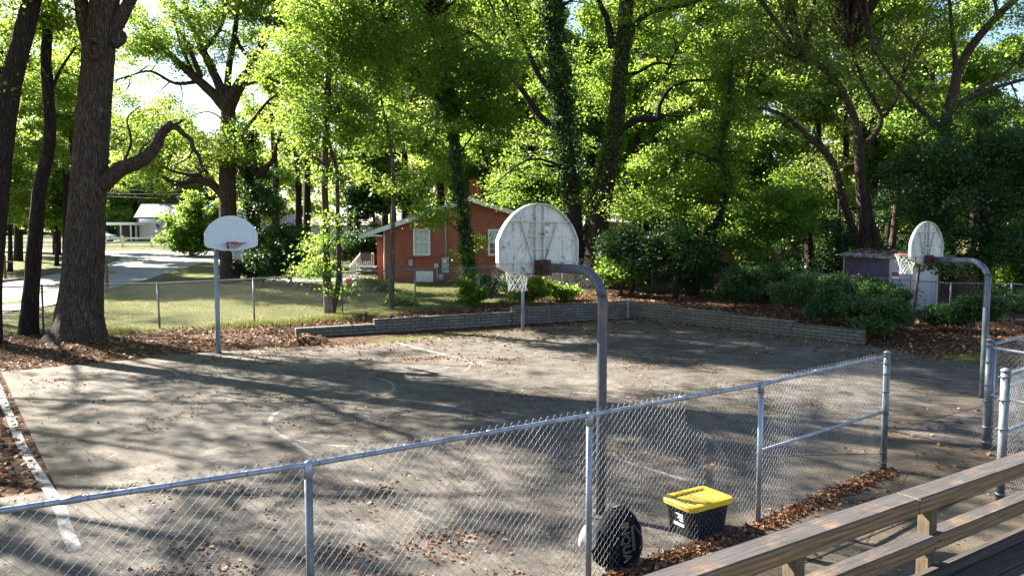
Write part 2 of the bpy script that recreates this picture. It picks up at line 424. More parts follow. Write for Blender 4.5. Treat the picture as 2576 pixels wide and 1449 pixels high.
M['capstone'] = simple('retaining_cap', (0.2, 0.18, 0.15), (0.3, 0.275, 0.23), 5, 0.9)
M['brickx'] = brick_mat('red_brick_wall', (0.38, 0.066, 0.03), (0.25, 0.036, 0.02), (0.34, 0.19, 0.14), 'x')
M['bricky'] = brick_mat('red_brick_side_wall', (0.36, 0.075, 0.03), (0.25, 0.045, 0.022), (0.36, 0.2, 0.14), 'y')
M['white'] = simple('off_white_trim_paint', (0.62, 0.6, 0.55), (0.78, 0.76, 0.72), 5, 0.6)
M['purewhite'] = simple('clean_white_paint', (0.74, 0.75, 0.77), (0.8, 0.8, 0.8), 5, 0.55, bs=0)
M['roof'] = simple('grey_roof_shingle', (0.2, 0.2, 0.22), (0.33, 0.33, 0.35), 14, 0.95, bs=0.4, bd=0.02)
M['roof_dark'] = simple('dark_brown_roof_shingle', (0.07, 0.06, 0.055), (0.14, 0.12, 0.11), 14, 0.95, bs=0.4, bd=0.02)
M['siding'] = siding_mat('white_lap_siding', (0.72, 0.75, 0.8)); M['siding_y'] = siding_mat('cream_lap_siding', (0.75, 0.62, 0.36))
M['glass'] = glass_mat()
M['blind'] = simple('pale_window_blind', (0.42, 0.43, 0.42), (0.55, 0.56, 0.55), 8, 0.8, bs=0)
M['black'] = simple('matt_black', (0.012, 0.012, 0.014), (0.03, 0.03, 0.034), 12, 0.6, bs=0.1)
M['fabric'] = simple('black_bag_fabric', (0.006, 0.006, 0.008), (0.013, 0.013, 0.015), 9, 1.0, bs=0.5, bd=0.01, spec=0.05)
M['tote'] = simple('black_tote_plastic', (0.006, 0.007, 0.010), (0.014, 0.015, 0.02), 9, 0.35, bs=0.05)
M['yellow'] = simple('yellow_lid_plastic', (0.62, 0.4, 0.02), (0.74, 0.5, 0.035), 7, 0.3, bs=0.05)
M['gold'] = simple('beige_print', (0.12, 0.11, 0.085), (0.19, 0.17, 0.13), 7, 0.8, bs=0)
M['label'] = simple('pale_label_print', (0.5, 0.55, 0.62), (0.62, 0.66, 0.7), 20, 0.6, bs=0)
M['cloth'] = simple('cream_cloth', (0.4, 0.37, 0.33), (0.6, 0.57, 0.52), 9, 0.9, bs=0.5, bd=0.01)
M['purple'] = simple('dark_purple_shed_paint', (0.08, 0.062, 0.1), (0.15, 0.12, 0.18), 2, 0.75)
M['shedwall'] = simple('pinkish_shed_paint', (0.4, 0.36, 0.36), (0.52, 0.48, 0.47), 2.4, 0.8)
M['shedroof'] = simple('litter_covered_shed_roof', (0.1, 0.06, 0.04), (0.45, 0.42, 0.42), 3.5, 0.9, bs=0.4, bd=0.02)
M['woodrail'] = wood_mat('sunbleached_rail_wood', (0.08, 0.046, 0.02), (0.2, 0.125, 0.06), (0.31, 0.21, 0.115), 1.0)
M['woodpost'] = wood_mat('rail_post_wood', (0.05, 0.036, 0.018), (0.1, 0.075, 0.04), (0.16, 0.125, 0.07), 0.3, 2)
M['deck'] = wood_mat('dark_deck_plank', (0.022, 0.016, 0.013), (0.05, 0.036, 0.028), (0.09, 0.065, 0.05), 0.4)
M['fencewood'] = wood_mat('brown_fence_board', (0.09, 0.045, 0.022), (0.17, 0.085, 0.04), (0.24, 0.13, 0.065), 0, 2)
M['greywood'] = wood_mat('grey_fence_board', (0.1, 0.1, 0.1), (0.17, 0.17, 0.17), (0.24, 0.24, 0.24), 0, 2)
M['grey'] = simple('grey_meter_box_paint', (0.3, 0.32, 0.33), (0.4, 0.42, 0.43), 5, 0.5, bs=0)
M['signred'] = simple('sign_red', (0.5, 0.03, 0.04), (0.6, 0.05, 0.06), 5, 0.5, bs=0)
M['blue'] = simple('flag_blue', (0.03, 0.05, 0.2), (0.05, 0.07, 0.25), 5, 0.8, bs=0)
M['bark'] = bark_mat('furrowed_grey_bark', (0.048, 0.035, 0.026), (0.115, 0.085, 0.062), (0.2, 0.172, 0.135))
M['bark_dark'] = bark_mat('dark_bark', (0.025, 0.018, 0.014), (0.055, 0.04, 0.032), (0.09, 0.075, 0.06))
M['bark_brown'] = bark_mat('brown_bark', (0.05, 0.032, 0.022), (0.12, 0.08, 0.06), (0.2, 0.16, 0.13))
M['bark_pale'] = bark_mat('pale_bark', (0.09, 0.075, 0.06), (0.2, 0.17, 0.14), (0.34, 0.3, 0.26), 1.6)
M['leaf'] = leaf_mat('mid_green_leaf', (0.024, 0.06, 0.008), (0.055, 0.125, 0.014), (0.1, 0.19, 0.022), (0.38, 0.54, 0.07, 1), 0.54)
M['leaf_y'] = leaf_mat('yellow_green_leaf', (0.035, 0.075, 0.01), (0.08, 0.14, 0.018), (0.15, 0.2, 0.025), (0.46, 0.64, 0.1, 1), 0.58, (0.3, 0.2, 0.03), 0.97)
M['leaf_o'] = leaf_mat('olive_green_leaf', (0.03, 0.05, 0.014), (0.07, 0.095, 0.026), (0.12, 0.14, 0.04), (0.37, 0.5, 0.1, 1), 0.5, (0.26, 0.15, 0.04), 0.95)
M['leaf_d'] = leaf_mat('dark_evergreen_leaf', (0.018, 0.042, 0.012), (0.036, 0.078, 0.022), (0.065, 0.12, 0.034), (0.08, 0.18, 0.02, 1), 0.25, None, 0.93, 0.5)
M['leaf_s'] = leaf_mat('glossy_shrub_leaf', (0.025, 0.06, 0.018), (0.055, 0.11, 0.035), (0.1, 0.17, 0.055), (0.14, 0.26, 0.04, 1), 0.3, None, 0.93, 0.5)
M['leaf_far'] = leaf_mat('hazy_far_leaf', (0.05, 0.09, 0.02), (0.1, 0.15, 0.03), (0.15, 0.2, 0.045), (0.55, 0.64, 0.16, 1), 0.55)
M['litter'] = leaf_mat('dead_leaf', (0.05, 0.022, 0.012), (0.14, 0.06, 0.03), (0.3, 0.15, 0.075), (0.3, 0.15, 0.06, 1), 0.15, (0.4, 0.27, 0.14), 0.95, 0.6)
M['grass'] = leaf_mat('grass_blade', (0.045, 0.06, 0.015), (0.1, 0.105, 0.03), (0.2, 0.17, 0.075), (0.3, 0.32, 0.08, 1), 0.3)

# ------------------------------------------------------------------ ground
A_, B_ = (-12.1, 17.7), (-8.1, 20.9)
pC = G(1000, 860); W0 = G(745, 850); W1 = G(1583, 800); W2 = G(2170, 867); pR = G(2490, 921)
COURT = [A_, B_, (pC.x, pC.y), (W1.x, W1.y - 0.05), (W2.x - 0.03, W2.y), (pR.x, pR.y), (15.5, 13.0), (17, -8), (-10, -8), (-10, 7.2), (-5.85, 9.5)]
def poly_sd(P, X, Y):
    P = np.array(P); d = np.full(X.shape, 1e9); inside = np.zeros(X.shape, bool); n = len(P)
    for i in range(n):
        a, b = P[i], P[(i + 1) % n]; e = b - a
        t = np.clip(((X - a[0]) * e[0] + (Y - a[1]) * e[1]) / (e @ e), 0, 1)
        d = np.minimum(d, np.hypot(X - a[0] - t * e[0], Y - a[1] - t * e[1]))
        c = ((a[1] > Y) != (b[1] > Y)) & (X < (b[0] - a[0]) * (Y - a[1]) / (b[1] - a[1] + 1e-12) + a[0])
        inside ^= c
    return np.where(inside, -d, d)
BASE_POLY = COURT
# region enclosed by the retaining walls is level with the court
FLAT = [A_, B_, (pC.x - 1.6, pC.y - 0.3), (W0.x + 0.1, W0.y + 0.0), (W1.x, W1.y), (W2.x, W2.y), (pR.x, pR.y), (15.5, 13.0), (17, -8), (-10, -8), (-10, 7.2), (-5.85, 9.5)]
def wall_top(X, Y):
    tx = np.clip((X - W0.x) / (W1.x - W0.x), 0, 1); l = np.where(tx < 0.2, 0.30, np.where(tx < 0.6, 0.46, 0.64))
    tr = np.clip((X - W1.x) / (W2.x - W1.x), 0, 1); r = 0.64 - 0.26 * tr
    return np.where(X < W1.x, l, r)
def zt(X, Y):
    X = np.asarray(X, float); Y = np.asarray(Y, float)
    d = poly_sd(FLAT, X, Y)
    T = SL * np.clip(Y - Y0, 0, 81) + 0.03
    iswall = (X > W0.x + 0.3) & (X < W2.x - 0.2) & (Y > 20)
    wt = wall_top(X, Y) - 0.08
    T = np.where(iswall, np.maximum(T, T + (wt - T) * np.exp(-np.clip(d, 0, 99) / 3.5)), T)
    wdt = np.where(iswall, 0.28, 1.6)
    s = np.clip((d - 0.04) / wdt, 0, 1); s = s * s * (3 - 2 * s)
    bumps = 0.03 * np.sin(X * 1.7 + np.sin(Y * 1.3)) * np.sin(Y * 1.1 + 0.5 * X) * np.clip(d / 2, 0, 1) * np.clip((45 - Y) / 10, 0, 1)
    return -0.02 + s * (T + 0.02) + bumps
def z1(x, y): return float(zt(np.array([x]), np.array([y]))[0])

xs = np.unique(np.concatenate([np.linspace(-400, -40, 13), np.linspace(-40, -16, 25), np.arange(-16, 20, 0.22), np.linspace(20, 48, 29), np.linspace(48, 400, 13)]))
ys = np.unique(np.concatenate([np.linspace(-60, -8, 8), np.linspace(-8, 6, 8), np.arange(6, 33, 0.22), np.linspace(33, 100, 68), np.linspace(100, 700, 16)]))
XX, YY = np.meshgrid(xs, ys); ZZ = zt(XX, YY)
nx, ny = len(xs), len(ys)
idx = np.arange(nx * ny).reshape(ny, nx)
Fq = np.stack([idx[:-1, :-1], idx[:-1, 1:], idx[1:, 1:], idx[1:, :-1]], -1).reshape(-1, 4)
me = np_mesh('ground', np.stack([XX, YY, ZZ], -1).reshape(-1, 3), Fq)
dd = poly_sd(FLAT, XX, YY)
# leaf mulch belongs to a strip between the court and the back fence
fence_y = np.interp(XX, [-16, -13.5, -8, -1, 3, 6, 12, 17], [22.6, 23.0, 24.8, 29.5, 33.5, 32, 29, 25.8])
mul = np.clip((fence_y - YY) / 1.6 + 0.4, 0, 1) * (dd > -0.5)
mul = np.maximum(mul, np.clip(1.3 - np.abs(dd) / 1.3, 0, 1))
mul = np.where((XX > 12) & (YY > 18) & (YY < 30), np.maximum(mul * 0.9, 0.62), mul)
mul = np.where((XX > 3) & (YY > 30) & (YY < 50), 0.75, mul)
mossm = np.exp(-((YY - 19.6 - 0.0) ** 2 / 0.7)) * ((XX > 8.5) & (XX < 14)) * 0.9
mossm = np.maximum(mossm, np.exp(-np.clip(np.abs(dd), 0, 9) / 0.5) * ((XX < -3) & (XX > -9)) * 0.35)
for nm_, ar in (('mulch', mul), ('moss', mossm)):
    a = me.attributes.new(nm_, 'FLOAT', 'POINT'); a.data.foreach_set('value', ar.astype(np.float32).ravel())
g = link('ground', me, M['ground'], None, True); tag(g, 'lawn and leaf covered soil reaching back to the houses', 'ground', None, 'structure')

# the court slab: a sheet draped a little above the soil
cx = np.arange(-12.4, 17, 0.2); cy = np.arange(-8, 30, 0.2)
def poly_fill(name, P, z, m, dirt=None):
    import bmesh
    bm = bmesh.new(); vs = [bm.verts.new((p[0], p[1], z)) for p in P]; bm.faces.new(vs)
    bmesh.ops.triangulate(bm, faces=bm.faces)
    if dirt:
        bmesh.ops.subdivide_edges(bm, edges=bm.edges[:], cuts=1)
        for _ in range(4): bmesh.ops.subdivide_edges(bm, edges=[e for e in bm.edges if e.calc_length() > 0.9], cuts=1); bmesh.ops.triangulate(bm, faces=bm.faces)
    bmesh.ops.recalc_face_normals(bm, faces=bm.faces)
    me = bpy.data.meshes.new(name); bm.to_mesh(me); bm.free()
    if len(me.polygons) and me.polygons[0].normal.z < 0: me.flip_normals()
    if dirt:
        co_ = np.empty(len(me.vertices) * 3, np.float32); me.vertices.foreach_get('co', co_); co_ = co_.reshape(-1, 3)
        a = me.attributes.new('dirt', 'FLOAT', 'POINT'); a.data.foreach_set('value', dirt(co_[:, 0], co_[:, 1]).astype(np.float32))
    return link(name, me, m)
def dirt_fn(X, Y):
    d = -poly_sd(COURT, X, Y)
    base = np.exp(-np.clip(d, 0, 9) / 0.7) * 0.8
    far = np.clip((Y - 23.2) / 2.0, 0, 1) * 0.8
    gate = np.clip(1.2 - poly_sd([(6.0, 12.2), (9.5, 14.6), (12, 12), (8, 6), (2, 5.5), (2.3, 7.2)], X, Y) * 0 - np.clip(poly_sd([(6.0, 12.2), (9.5, 14.6), (12, 12), (8, 6), (2, 5.5), (2.3, 7.2)], X, Y), 0, 1) * 1.6, 0, 1) * 0.75 * (X > 1)
    return np.clip(np.maximum(np.maximum(base, far), gate), 0, 1)
crt = poly_fill('court', COURT, 0.004, M['court'], dirt_fn); tag(crt, 'weathered grey concrete basketball court under tree shade', 'court', None, 'structure')

def strip(mb, pts, w, z=0.009):
    pts = [Vector((p[0], p[1], 0)) for p in pts]; L = []; R = []
    for i, p in enumerate(pts):
        a = pts[max(i - 1, 0)]; b = pts[min(i + 1, len(pts) - 1)]; t = (b - a).normalized(); n = Vector((-t.y, t.x, 0))
        ww = w[i] if hasattr(w, '__len__') else w
        L.append((p + n * ww / 2)[:2]); R.append((p - n * ww / 2)[:2])
    n = len(pts)
    mb.add([(*q, z) for q in L] + [(*q, z) for q in R], [(i, n + i, n + i + 1, i + 1) for i in range(n - 1)])
def smooth_pts(P, k=6):
    P = [Vector((p[0], p[1], 0)) for p in P]; out = []
    for i in range(len(P) - 1):
        p0 = P[max(i - 1, 0)]; p1 = P[i]; p2 = P[i + 1]; p3 = P[min(i + 2, len(P) - 1)]
        for j in range(k):
            t = j / k
            out.append(0.5 * ((2 * p1) + (p2 - p0) * t + (2 * p0 - 5 * p1 + 4 * p2 - p3) * t * t + (3 * p1 - p0 - 3 * p2 + p3) * t ** 3))
    out.append(P[-1]); return out
def gl(L): return [G(u, v) for u, v in L]
m1 = MB(); m2 = MB(); m3 = MB()
strip(m3, smooth_pts(gl([(-22, 930), (-5, 975), (30, 1060), (62, 1135), (112, 1215), (150, 1278), (166, 1330), (190, 1385)])), 0.13)
strip(m3, gl([(1000, 863), (1110, 891), (1218, 918)]), 0.11)
strip(m3, gl([(470, 892), (560, 886), (668, 884)]), 0.1)
strip(m1, smooth_pts(gl([(785, 1146), (725, 1106), (690, 1084), (679, 1061), (693, 1041), (738, 1024), (808, 1016), (878, 1008), (950, 997), (984, 985), (991, 972), (975, 959), (948, 953)])), 0.075)
strip(m1, gl([(738, 1107), (790, 1116)]), 0.06); strip(m1, gl([(808, 1119), (900, 1126)]), 0.06)
strip(m1, gl([(725, 978), (790, 971), (860, 963)]), 0.06)
strip(m1, gl([(1440, 987), (1500, 992), (1600, 1001)]), 0.08)
strip(m1, gl([(425, 930), (475, 960)]), 0.06)
strip(m2, gl([(890, 1205), (1040, 1285), (1190, 1365)]), 0.07)
strip(m1, gl([(1547, 1153), (1640, 1182), (1728, 1210)]), 0.07)
strip(m1, gl([(250, 900), (470, 893)]), 0.09)
strip(m1, smooth_pts(gl([(1170, 900), (1184, 912), (1180, 925), (1168, 934)])), 0.06)
strip(m2, smooth_pts(gl([(530, 980), (560, 1000), (640, 1014), (720, 1020)])), 0.07)
strip(m2, smooth_pts(gl([(1040, 1010), (1150, 1025), (1270, 1060), (1330, 1080)])), 0.07)
strip(m2, gl([(800, 1080), (960, 1050), (1130, 1032)]), 0.05)
strip(m2, gl([(240, 1168), (300, 1140)]), 0.05); strip(m2, gl([(150, 1045), (470, 975)]), 0.05)
strip(m2, smooth_pts(gl([(1500, 985), (1640, 1030), (1770, 1090), (1830, 1160)])), 0.05)
strip(m2, gl([(1000, 950), (1230, 905)]), 0.06); strip(m2, gl([(640, 893), (780, 890), (940, 880)]), 0.06)
strip(m1, gl([(552, 893), (580, 900)]), 0.18)
for mb_, nm_, mt_, lb_ in ((m3, 'court_edge_lines', 'line_strong', 'thick worn white boundary lines painted on the court'), (m1, 'court_lines', 'line', 'curved white free throw markings worn thin on the court'), (m2, 'faint_court_lines', 'line_faint', 'faint nearly erased markings on the court')):
    o = mb_.build(nm_, M[mt_]); tag(o, lb_, 'court lines', None, 'structure')

# damp dirt patch and path slab to the right of the court's near corner
q = [G(2242, 1086), G(2470, 1022), G(2650, 1000), G(2650, 1200), G(2465, 1132), G(2300, 1098)]
dp = poly_fill('dirt_patch', [(p.x, p.y) for p in q], 0.0075, simple('damp_dirt', (0.035, 0.027, 0.02), (0.14, 0.12, 0.1), 2.5, 0.95, bs=0.8, bd=0.02)); tag(dp, 'damp dirt patch beside the court by the gate', 'dirt', None, 'structure')
jm = MB(); strip(jm, gl([(2235, 1089), (2350, 1055), (2480, 1020)]), 0.03, 0.0105); strip(jm, gl([(2235, 1084), (2300, 1097), (2480, 1135)]), 0.035, 0.0105)
strip(jm, gl([(1990, 1430), (2330, 1290), (2475, 1238)]), 0.02, 0.0105)
o = jm.build('slab_joint', simple('dark_joint', (0.02, 0.015, 0.012), (0.05, 0.035, 0.025), 10, 0.95)); tag(o, 'dark slab joints by the gate', 'joint', None, 'structure')

# road
road_px = [(-300, 858), (0, 792), (130, 770), (252, 735), (363, 708), (423, 687), (470, 674), (518, 662), (700, 650), (1000, 645), (1000, 632), (518, 634), (252, 632), (0, 626), (-300, 618), (-300, 629), (0, 636), (150, 641), (250, 647), (290, 650), (299, 652), (286, 658), (252, 667), (157, 687), (116, 693), (58, 706), (0, 713), (-300, 752)]
RP = [GT(u, v) for u, v in road_px]
mbr = MB(); 
import bmesh
bm = bmesh.new(); bm.faces.new([bm.verts.new((p.x, p.y, SL * (p.y - Y0) + 0.045)) for p in RP]); bmesh.ops.triangulate(bm, faces=bm.faces)
bmesh.ops.recalc_face_normals(bm, faces=bm.faces); mer = bpy.data.meshes.new('road'); bm.to_mesh(mer); bm.free()
if mer.polygons[0].normal.z < 0: mer.flip_normals()
o = link('road', mer, M['road']); tag(o, 'sunlit pale asphalt street curving past the lawn', 'road', None, 'structure')
kb = MB(); ks = [GT(u, v) for u, v in [(-300, 752), (0, 713), (58, 706), (116, 693), (157, 687), (252, 667), (286, 658), (299, 652), (290, 650), (250, 647), (150, 641), (0, 636), (-300, 629)]]
kpts = smooth_pts(ks, 4)
for i in range(len(kpts) - 1):
    a, b = kpts[i], kpts[i + 1]; d = b - a; mid = (a + b) / 2
    if d.length < 1e-3: continue
    kb.box((mid.x, mid.y, SL * (mid.y - Y0) + 0.09), (d.length + 0.02, 0.16, 0.13 + abs(d.y) * 0.02), math.atan2(d.y, d.x))
o = kb.build('kerb', M['kerb']); tag(o, 'grey concrete kerb round the corner lawn', 'kerb', None, 'structure')
# pale driveway strip behind the lawn
dq = [GT(560, 716), GT(990, 706), GT(990, 700), GT(560, 706)]
dv = MB().add([(p.x, p.y, SL * (p.y - Y0) + 0.045) for p in dq], [(0, 1, 2, 3)]).build('driveway', M['road']); tag(dv, 'narrow pale driveway beyond the lawn', 'driveway', None, 'structure')

# ------------------------------------------------------------------ retaining walls
def wall_seg(a, b, z0, z1_, th=0.2, parent=None, pname='wall_section'):
    d = b - a; L = d.length; ang = math.atan2(d.y, d.x)
    o = MB().box((L / 2, th / 2, (z0 + z1_) / 2), (L, th, z1_ - z0)).build(pname, M['wallx'], parent)
    o.location = (a.x, a.y, 0); o.rotation_euler = (0, 0, ang); return o
lw = thing('retaining_wall', 'stepped grey block retaining wall rising behind the centre hoop', 'wall', (0, 0, 0))
for t0_, t1_, h in ((0, 0.198, 0.30), (0.2, 0.598, 0.46), (0.6, 1.0, 0.64)):
    wall_seg(W0.lerp(W1, t0_), W0.lerp(W1, t1_), -0.3, h, 0.2, lw)
rw = thing('retaining_wall', 'block retaining wall running down to the right below the shrubs', 'wall', (0, 0, 0))
for i in range(4):
    wall_seg(W1.lerp(W2, i / 4 + 0.002), W1.lerp(W2, (i + 1) / 4), -0.3, 0.66 - 0.26 * (i + 0.5) / 4, 0.2, rw)
MB().box((W1.x - 0.12, W1.y + 0.15, 0.19), (0.4, 0.3, 0.98), -0.6).build('corner_stone', M['capstone'], rw)

# ------------------------------------------------------------------ chain-link
def chain_mesh(P, heights, parent, mat, pitch=0.039, rad=0.0019, zoff=0.02, top_over=0.05, nside=3, sag=0.0, lean=0.012):
    """P: list of (x,y,zbase); real woven wires: every picket zigzags between its neighbours"""
    seg = []
    tot = [0.0]
    for i in range(len(P) - 1): tot.append(tot[-1] + math.hypot(P[i + 1][0] - P[i][0], P[i + 1][1] - P[i][1]))
    def pos(s, top=False):
        s = min(max(s, 0), tot[-1] - 1e-6)
        i = next(k for k in range(len(tot) - 1) if tot[k + 1] > s)
        t = (s - tot[i]) / (tot[i + 1] - tot[i])
        a, b = P[i], P[i + 1]; dx, dy = b[0] - a[0], b[1] - a[1]; l = math.hypot(dx, dy)
        return a[0] + dx * t, a[1] + dy * t, a[2] + (b[2] - a[2]) * t, heights[i] + (heights[i + 1] - heights[i]) * t, -dy / l, dx / l
    n = int(tot[-1] / pitch); starts = []; ends = []
    for k in range(n):
        s0 = k * pitch; zz = 0.0; j = 0
        x0, y0, zb, hh, nx_, ny_ = pos(s0); x1, y1, _, _, _, _ = pos(s0 + pitch)
        dz = pitch * 1.06
        z = zb + zoff; ztop = zb + hh + top_over
        m = int((ztop - z) / dz); dz = (ztop - z) / m
        par = k % 2
        pts = []
        for j in range(m + 1):
            side = (j + par) % 2
            x, y = (x0, y0) if side == 0 else (x1, y1)
            o_ = lean * (0.5 if side else -0.5)
            pts.append((x + nx_ * o_, y + ny_ * o_, z + j * dz))
        # knuckle twist at the top
        p = pts[-1]; pts.append((p[0] + (x0 - x1) * 0.12, p[1] + (y0 - y1) * 0.12, p[2] - 0.018))
        a = np.array(pts); starts.append(a[:-1]); ends.append(a[1:])
    S = np.concatenate(starts); E = np.concatenate(ends)
    T = E - S; L = np.linalg.norm(T, axis=1, keepdims=True); T /= L
    up = np.tile(np.array([[0.3, 0.9, 0.1]]), (len(T), 1)); Nn = np.cross(T, up); Nn /= np.linalg.norm(Nn, axis=1, keepdims=True); Bn = np.cross(T, Nn)
    V = []
    for q in (S - T * rad * 0.5, E + T * rad * 0.5):
        for i in range(nside):
            a = 2 * math.pi * i / nside
            V.append(q + (Nn * math.cos(a) + Bn * math.sin(a)) * rad)
    V = np.stack(V, 1); m = len(S); base = np.arange(m)[:, None] * (2 * nside)
    Fs = np.concatenate([base + np.array([[i, (i + 1) % nside, nside + (i + 1) % nside, nside + i]]) for i in range(nside)])
    return link('chain_link_mesh', np_mesh('chain_link_mesh', V.reshape(-1, 3), Fs), mat, parent)

def post(parent, x, y, z0, h, r, mat, bands=(), name='post', cap=True, lean=(0, 0)):
    mb = MB(); mb.tube([(x, y, z0 - 0.1), (x + lean[0], y + lean[1], z0 + h)], r, 14)
    if cap: mb.tube([(x + lean[0], y + lean[1], z0 + h), (x + lean[0], y + lean[1], z0 + h + 0.025), (x + lean[0], y + lean[1], z0 + h + 0.045)], [r * 1.18, r * 1.15, r * 0.5], 14)
    o = mb.build(name, mat, parent, True)
    for bz in bands:
        MB().tube([(x, y, z0 + bz - 0.012), (x, y, z0 + bz + 0.012)], r * 1.14, 14).tube([(x - r * 1.1, y, z0 + bz), (x - r * 1.7, y, z0 + bz)], 0.008, 6).build('tension_band', mat, o, True)
    return o

# near fence
NZ = 1.6
near_px = [(-330, 1352), (0, 1284), (775, 1168), (1483, 1044), (1915, 966), (2232, 895)]
NP = [G(u, v, NZ) for u, v in near_px]
nf = thing('chain_link_fence', 'bright galvanised chain link fence crossing the foreground in front of the tote', 'fence')
mb = MB(); mb.tube([(p.x, p.y, NZ) for p in NP], 0.0215, 14); mb.build('top_rail', M['galv'], nf, True)
for k in (1.2, 2.6, 3.5, 4.4):
    i = int(k); p = NP[i].lerp(NP[i + 1], k - i); d = (NP[i + 1] - NP[i]).normalized()
    MB().tube([p - d * 0.06, p + d * 0.06], 0.0245, 14).build('rail_sleeve', M['galv'], nf, True)
for i, p in enumerate(NP[2:5]):
    o = post(nf, p.x, p.y, 0, NZ - 0.03, 0.03, M['galv_old'] if i == 0 else M['galv'], (), 'post', False)
    MB().tube([(p.x, p.y, NZ - 0.1), (p.x, p.y, NZ - 0.03), (p.x, p.y, NZ + 0.02), (p.x, p.y, NZ + 0.032)], [0.036, 0.038, 0.03, 0.012], 14).build('post_cap', M['galv'], o, True)
e = NP[5]; post(nf, e.x, e.y, 0, NZ + 0.03, 0.042, M['galv_old'], (0.1, 0.25, 0.8, 1.1, 1.35, 1.5), 'end_post')
MB().tube([(NP[4].x, NP[4].y, 0.83), (NP[5].x, NP[5].y, 0.83)], 0.02, 12).build('brace_rail', M['galv'], nf, True)
MB().tube([(NP[4].x, NP[4].y, 0.76), (NP[4].lerp(NP[5], 0.5).x, NP[4].lerp(NP[5], 0.5).y, 0.5), (NP[5].x, NP[5].y, 0.22)], 0.004, 6).build('truss_rod', M['rust'], nf, True)
d5 = (NP[5] - NP[4]).normalized(); tb = NP[5] - d5 * 0.06
MB().box((tb.x, tb.y, 0.8), (0.018, 0.006, 1.5), math.atan2(d5.y, d5.x)).build('tension_bar', M['galv'], nf)
off = Vector((0.43, -0.9, 0)).normalized() * 0.026
chain_mesh([(p.x - off.x, p.y - off.y, 0.0) for p in NP], [NZ] * 6, nf, M['wire'], 0.039, 0.0016)
tie = MB()
for k in np.arange(0.6, 4.9, 0.13):
    i = int(k); p = NP[i].lerp(NP[i + 1], k - i); d = (NP[i + 1] - NP[i]).normalized()
    tie.tube([p - d * 0.004, p + d * 0.004], 0.0245, 10)
tie.build('wire_tie', M['wire'], nf, True)['kind'] = 'stuff'

# gate side fence at the right edge
gf = thing('chain_link_fence', 'right hand fence run with twin galvanised posts next to the rear pole', 'fence')
PA = G(2478, 1130); PB = G(2514, 1272)
PA2 = G(2700, 812, 1.62); PA3 = G(2750, 905, 1.62)
post(gf, PA.x, PA.y, 0, 1.66, 0.05, M['galv_old'], (0.12, 0.35, 0.75, 1.0, 1.35, 1.6), 'gate_post')
post(gf, PA.x + 0.09, PA.y + 0.02, 0, 1.6, 0.026, M['galv'], (), 'gate_frame')
MB().tube([(PA.x, PA.y, 1.6), (PA2.x, PA2.y, 1.6)], 0.021, 12).build('top_rail', M['galv'], gf, True)
MB().tube([(PA.x, PA.y, 1.57), (PA3.x, PA3.y, 1.57)], 0.021, 12).build('top_rail', M['galv'], gf, True)
MB().tube([(PA.x, PA.y, 0.85), (PA2.x, PA2.y, 0.85)], 0.021, 12).build('middle_rail', M['galv'], gf, True)
MB().tube([(PA.x, PA.y, 0.85), (PA3.x, PA3.y, 0.85)], 0.021, 12).build('middle_rail', M['galv'], gf, True)
chain_mesh([(PA.x, PA.y, 0), (PA2.x, PA2.y, 0)], [1.6, 1.6], gf, M['wire'], 0.039, 0.0016)
chain_mesh([(PA.x, PA.y, 0), (PA3.x, PA3.y, 0)], [1.57, 1.57], gf, M['wire'], 0.039, 0.0016)
gf2 = thing('chain_link_fence', 'short chain link run starting at the capped post behind the timber rail', 'fence')
PB2 = G(2800, 862, 1.62)
post(gf2, PB.x, PB.y, 0, 1.64, 0.05, M['galv_old'], (0.15, 0.5, 0.95, 1.3, 1.58), 'end_post')
MB().tube([(PB.x, PB.y, 1.6), (PB2.x, PB2.y, 1.6)], 0.021, 12).build('top_rail', M['galv'], gf2, True)
MB().tube([(PB.x, PB.y, 0.9), (PB2.x, PB2.y, 0.9)], 0.021, 12).build('middle_rail', M['galv'], gf2, True)
chain_mesh([(PB.x, PB.y, 0), (PB2.x, PB2.y, 0)], [1.6, 1.6], gf2, M['wire'], 0.039, 0.0016)

# back fence
bf_px = [(-420, 868), (-170, 853), (110, 840), (402, 828), (640, 815), (862, 791), (1046, 775), (1205, 765), (1337, 752), (1415, 742), (1530, 728)]
bp = [GT(u, v) for u, v in bf_px]
def fence_run(label, pts, h, mat_post, mid=False, wire_r=0.0019, pitch=0.044, name='chain_link_fence', group=None):
    f = thing(name, label, 'fence', group=group)
    zz = [z1(p.x, p.y) for p in pts]
    for p, z in zip(pts, zz):
        lx = random.uniform(-0.03, 0.03)
        post(f, p.x, p.y, z, h, 0.03, mat_post, (), 'post', True, (lx, 0))
    MB().tube([(p.x, p.y + 0.02, z + h) for p, z in zip(pts, zz)], 0.02, 10).build('top_rail', mat_post, f, True)
    chain_mesh([(p.x, p.y, z) for p, z in zip(pts, zz)], [h] * len(pts), f, M['wire_old'], pitch, wire_r, lean=0.02, nside=3)
    return f, zz
bf, bz = fence_run('old grey chain link fence along the lawn behind the mulch', bp, 1.45, M['galv_old'])
MB().tube([(bp[i].x, bp[i].y, bz[i] + 0.72) for i in range(3)], 0.018, 10).build('middle_rail', M['galv_old'], bf, True)
rf_px = [(1540, 728), (1640, 736), (1760, 745), (1900, 757), (2050, 771), (2220, 788), (2387, 803), (2540, 812), (2720, 822)]
rfp = [GT(u, v) for u, v in rf_px]
fence_run('dull chain link fence buried in the hedge on the right', rfp, 1.25, M['galv_old'])

